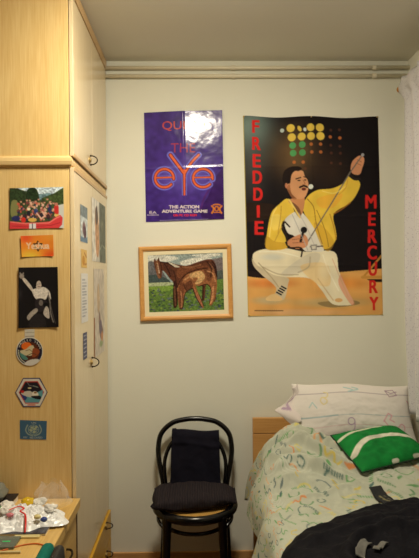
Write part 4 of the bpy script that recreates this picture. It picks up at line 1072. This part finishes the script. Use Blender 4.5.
# ------------------------------------------------------------------ office chair pushed under the desk
M['teal'] = mat_plain('teal_upholstery', (24, 106, 92), .9, var=.1, scale=60, bump=.3, bscale=500, spec=.15)
M['shell'] = mat_plain('black_plastic_shell', (26, 26, 28), .5, bump=.15, bscale=300)
O = thing('office_chair', 'teal office chair with a black plastic back pushed up to the desk', 'chair', (-.60, -1.62, 0))
def backpad(x0, x1, hw, hh, name, mat):
    n = 28
    bm = bmesh.new(); rings = []
    for j in range(7):
        t = j / 6; xx = x0 + (x1 - x0) * t; k = math.sqrt(max(0, 1 - (2 * t - 1) ** 4)) * .16 + .84 if 0 < j < 6 else .84
        ring = []
        for i in range(n * 2):
            a = 2 * PI * i / (n * 2); ca, sa = math.cos(a), math.sin(a)
            yy = math.copysign(abs(ca) ** .55, ca) * hw * k; zz = math.copysign(abs(sa) ** .55, sa) * hh * k
            ring.append(bm.verts.new((xx - .45 * yy * yy, -1.60 + yy, .630 + zz)))
        rings.append(ring)
    for a, b_ in zip(rings[:-1], rings[1:]):
        for i in range(n * 2): bm.faces.new((a[i], a[(i + 1) % (n * 2)], b_[(i + 1) % (n * 2)], b_[i]))
    bm.faces.new(rings[0]); bm.faces.new(rings[-1][::-1])
    return bm_obj(name, bm, mat, O, True)
backpad(-.464, -.426, .205, .200, 'backrest', M['teal'])
backpad(-.428, -.396, .200, .194, 'back_shell', M['shell'])
tube('back_stem', spline([(-.405, -1.62, .55), (-.400, -1.62, .43), (-.45, -1.62, .395), (-.60, -1.62, .395)], 6), .018, M['shell'], O, 10)
bm = bmesh.new(); add_box(bm, -.84, -.46, -1.83, -1.41, .41, .475, .03, 4); bm_obj('seat', bm, M['teal'], O, True)
tube('gas_column', [(-.63, -1.62, .10), (-.63, -1.62, .40)], .025, M['shell'], O, 16)
for k in range(5):
    a = 2 * PI * k / 5 + .3; ca, sa = math.cos(a), math.sin(a)
    lg = tube('leg', [(-.63, -1.62, .11), (-.63 + .15 * ca, -1.62 + .15 * sa, .095), (-.63 + .26 * ca, -1.62 + .26 * sa, .07)], [.024, .019, .014], M['shell'], O, 10)
    bm = bmesh.new(); x, y = -.63 + .26 * ca, -1.62 + .26 * sa
    add_tube(bm, [(x - .012 * sa, y + .012 * ca, .027), (x + .012 * sa, y - .012 * ca, .027)], .027, 14); add_tube(bm, [(x, y, .03), (x, y, .072)], .007, 8)
    bm_obj('castor', bm, M['shell'], lg, True)

# ------------------------------------------------------------------ clutter on the desk
ZT = .7022
M['bagfilm'] = mat_plain('white_carrier_film', (236, 236, 236), .28, var=.04, scale=20, spec=.7)
M['tissue'] = mat_plain('white_paper', (230, 226, 218), .8, var=.03)
M['clear'], nt, b = new_mat('clear_film')
b.inputs['Base Color'].default_value = (.95, .95, .95, 1); b.inputs['Roughness'].default_value = .08; b.inputs['Alpha'].default_value = .17; b.inputs['Specular IOR Level'].default_value = 1.0
def heap(name, cx, cy, rx, ry, h, mat, label, cat, seed, group=None, jag=.5, n=56, m=20, z0=ZT + .009):
    def fn(u, v):
        a = 2 * PI * u; r = (1 - v)
        k = 1 + .16 * math.sin(3 * a + seed) + .10 * math.sin(7 * a + seed * 2)
        x = cx + rx * k * r * math.cos(a); y = cy + ry * k * r * math.sin(a)
        hh = h * (1 - r ** 2.6)
        hh *= .72 + jag * .35 * abs(fbm((x * 45 + seed, y * 45, 1), 3)) + jag * fbm((x * 22 + seed, y * 22, seed), 3) * .5
        return (x, y, z0 + max(0, hh))
    o = grid(name, fn, n, m, mat, closed_u=True, smooth=False, origin=(cx, cy, z0))
    return tag(o, label, cat, group)
MG = thing('magazine', 'thin dark magazine under the crumpled white plastic bag', 'magazine', (-.65, -1.05, ZT))
bm = bmesh.new(); add_box(bm, -.835, -.545, -1.162, -1.0, ZT, ZT + .007); bm_obj('pages', bm, M['tissue'], MG)
bm = bmesh.new(); add_box(bm, -.836, -.544, -1.164, -.999, ZT + .0071, ZT + .0085); bm_obj('cover', bm, mat_plain('blue_black_cover', (44, 46, 64), .2), MG)
heap('plastic_bag', -.652, -1.045, .142, .118, .042, M['bagfilm'], 'crumpled white plastic bag spread on the desk', 'bag', 2.0, jag=.8, n=150, m=48)
def lump(name, x, y, z, r, mat, label, cat, sc=(1, 1, 1), seed=0, group=None, amp=.25):
    bm = bmesh.new(); bmesh.ops.create_icosphere(bm, subdivisions=3, radius=r)
    for v in bm.verts:
        d = 1 + amp * fbm((v.co.x * 55 + seed, v.co.y * 55, v.co.z * 55), 2)
        v.co = Vector((v.co.x * sc[0] * d, v.co.y * sc[1] * d, v.co.z * sc[2] * d)) + Vector((x, y, z))
    o = bm_obj(name, bm, mat, None, False, origin=(x, y, z - r * sc[2]))
    return tag(o, label, cat, group) if label else o
M['yellowfoil'] = mat_plain('yellow_foil', (222, 182, 30), .2, var=.2, scale=60, spec=.8)
M['bluefoil'] = mat_plain('blue_foil', (52, 74, 140), .25, var=.2, spec=.8)
M['redribbon'] = mat_plain('red_ribbon', (214, 40, 32), .4)
M['greenfoil'] = mat_plain('green_foil', (40, 130, 60), .3)
M['cream'] = mat_plain('cream_wrapper', (216, 200, 140), .3, spec=.7)
lump('wrapped_sweet', -.661, -.985, .752, .020, M['yellowfoil'], 'yellow foil wrapped sweet on top of the white bag', 'sweet', (1.25, 1, .8), 1)
lump('wrapped_sweet', -.560, -1.128, .744, .010, M['bluefoil'], 'blue foil wrapped sweet at the front of the white bag', 'sweet', (1.3, 1, .8), 2)
lump('wrapped_sweet', -.588, -1.108, .746, .010, M['cream'], 'cream wrapped sweet beside the blue one on the white bag', 'sweet', (1.2, 1, .8), 3)
lump('wrapped_sweet', -.748, -1.060, .756, .014, M['greenfoil'], 'green foil wrapped sweet at the left edge of the white bag', 'sweet', (1.5, 1, .6), 5)
M['pinkfoil'] = mat_plain('pink_wrapper', (206, 120, 130), .3)
lump('wrapped_sweet', -.690, -1.095, .749, .010, M['pinkfoil'], 'pink wrapped sweet left of the red ribbon on the white bag', 'sweet', (1.4, 1, .7), 7)
GT = 'crumpled tissues on the white bag'
for i, (x, y, z, r, lab) in enumerate(((-.715, -1.055, .752, .020, 'crumpled white tissue on the bag, just left of the red ribbon'), (-.615, -.975, .748, .020, 'crumpled white tissue right of the yellow sweet'), (-.562, -1.03, .746, .018, 'crumpled white tissue under the upright clear bag'), (-.735, -.995, .748, .018, 'crumpled white tissue beside the black box corner'))):
    lump('tissue', x, y, z, r, M['tissue'], lab, 'tissue', (1.25, 1.1, .75), 10 + i, GT, .45)
tag(tube('ribbon', spline([(-.700, -1.075, .757), (-.672, -1.055, .762), (-.648, -1.068, .760), (-.655, -1.085, .757), (-.632, -1.105, .752), (-.618, -1.145, .735), (-.614, -1.166, .716)], 8), .0034, M['redribbon'], None, 8, False, .4, origin=(-.65, -1.09, .75)), 'red ribbon lying across the white plastic bag', 'ribbon')
# upright clear bag
def clearbag(u, v):
    a = 2 * PI * u
    r = (.060 * (1 - v) + .030 * v) * (1 + .25 * math.sin(3 * a + v * 4) + .15 * math.sin(5 * a - v * 7))
    return (-.592 + r * math.cos(a) * 1.2 + .02 * v, -.955 + r * .7 * math.sin(a), ZT + .02 + .092 * v + .008 * math.sin(a * 4 + v))
tag(grid('clear_bag', clearbag, 36, 16, M['clear'], closed_u=True, smooth=False, origin=(-.59, -.955, ZT + .02)), 'upright crumpled clear bag behind the heap on the desk', 'bag')
# black-topped box with a grey device on it
Bx = thing('box', 'black-topped flat box at the back left corner of the desk', 'box', (-.88, -.91, ZT))
bm = bmesh.new(); add_box(bm, -1.02, -.742, -.985, -.842, ZT, .7225); bm_obj('box_base', bm, M['tissue'], Bx)
bm = bmesh.new(); add_box(bm, -1.022, -.740, -.987, -.840, .7227, .730, .001); bm_obj('box_lid', bm, mat_plain('black_card', (26, 22, 26), .5), Bx)
bm = bmesh.new(); add_box(bm, -1.0, -.768, -.945, -.852, .7305, .788, .024, 4)
for v in bm.verts:
    if v.co.z > .76: v.co.x += (.02 if v.co.x < -.88 else -.012)
tag(bm_obj('device', bm, mat_plain('grey_plastic', (120, 122, 112), .5), None, True, origin=(-.89, -.91, .7305)), 'rounded grey device sitting on the black-topped box', 'device')
# flat things in front
M['case'], nt, b = new_mat('clear_case')
b.inputs['Base Color'].default_value = (.16, .20, .17, 1); b.inputs['Roughness'].default_value = .1; b.inputs['Alpha'].default_value = .75
CS = thing('disc_case', 'dark clear disc case lying in front of the white bag', 'case', (-.68, -1.23, ZT))
bm = bmesh.new(); add_box(bm, -.76, -.622, -1.262, -1.182, ZT, .7115, .001); bm_obj('shell', bm, M['case'], CS)
bm = bmesh.new(); add_box(bm, -.672, -.646, -1.225, -1.219, .7116, .7122); bm_obj('glint_strip', bm, mat_plain('painted_green_glint', (60, 220, 120), .3), CS)  # bright green strip stands in for a glint of light on the case
tag(box('ruler', (-.648, -.560, -1.186, -1.166, ZT, .709), M['cream'], bev=.001, origin=(-.604, -1.176, ZT)), 'short pale stick lying in front of the white bag', 'stick')
tag(box('pencil', (-.70, -.59, -1.292, -1.284, ZT, .710), mat_plain('pale_pencil', (206, 190, 140), .5), bev=.002, origin=(-.64, -1.288, ZT)), 'pale pencil lying on the desk in front of the disc case', 'pencil')
tag(tube('cord', spline([(-.66, -1.275, .7046), (-.60, -1.235, .7046), (-.55, -1.228, .7046), (-.515, -1.262, .7046), (-.515, -1.34, .7046), (-.57, -1.40, .7046), (-.66, -1.37, .7046)], 8), .0024, mat_plain('orange_cord', (210, 104, 34), .5), None, 8, origin=(-.58, -1.3, ZT)), 'thin orange cord curling over the desk top', 'cord')
# ------------------------------------------------------------------ light and camera
LX, LY = .01, -1.32
L = thing('ceiling_lamp', 'round flush ceiling lamp with a white glass dome', 'lamp', (LX, LY, ZC))
bm = bmesh.new(); add_tube(bm, [(LX, LY, 2.8), (LX, LY, 2.765)], .175, 40)
bm_obj('housing', bm, mat_plain('lamp_housing', (220, 215, 205), .5), L)
M['dome'], nt, b = new_mat('lit_glass_dome')
b.inputs['Base Color'].default_value = (.9, .9, .88, 1)
b.inputs['Emission Color'].default_value = (1.0, .912, .715, 1); b.inputs['Emission Strength'].default_value = 127
def dome(u, v):
    a = 2 * PI * u; t = v * PI / 2
    return (LX + .165 * math.cos(t) * math.cos(a), LY + .165 * math.cos(t) * math.sin(a), 2.7648 - .055 * math.sin(t))
grid('glass_dome', dome, 32, 8, M['dome'], L, closed_u=True)
w = bpy.data.worlds.new('night'); scene.world = w; w.use_nodes = True
w.node_tree.nodes['Background'].inputs['Color'].default_value = (.02, .02, .025, 1)
w.node_tree.nodes['Background'].inputs['Strength'].default_value = .2

cd = bpy.data.cameras.new('camera'); cam = bpy.data.objects.new('camera', cd); COL.objects.link(cam)
cd.sensor_fit = 'VERTICAL'; cd.sensor_height = 24.0; cd.lens = 24.0 * 564 / 558
yaw, roll = math.radians(.965), math.radians(.45)
fw = Vector((math.sin(yaw), math.cos(yaw), 0)); r0 = fw.cross(Vector((0, 0, 1))); u0 = r0.cross(fw)
R_ = r0 * math.cos(roll) - u0 * math.sin(roll); U_ = R_.cross(fw)
cam.matrix_world = Matrix(((R_.x, U_.x, -fw.x, 0), (R_.y, U_.y, -fw.y, -3.133), (R_.z, U_.z, -fw.z, 1.59), (0, 0, 0, 1)))
cd.clip_start = .02
scene.camera = cam
vs = scene.view_settings
vs.view_transform = 'Standard'; vs.look = 'None'; vs.exposure = 0.0; vs.gamma = 1.0; vs.use_curve_mapping = False
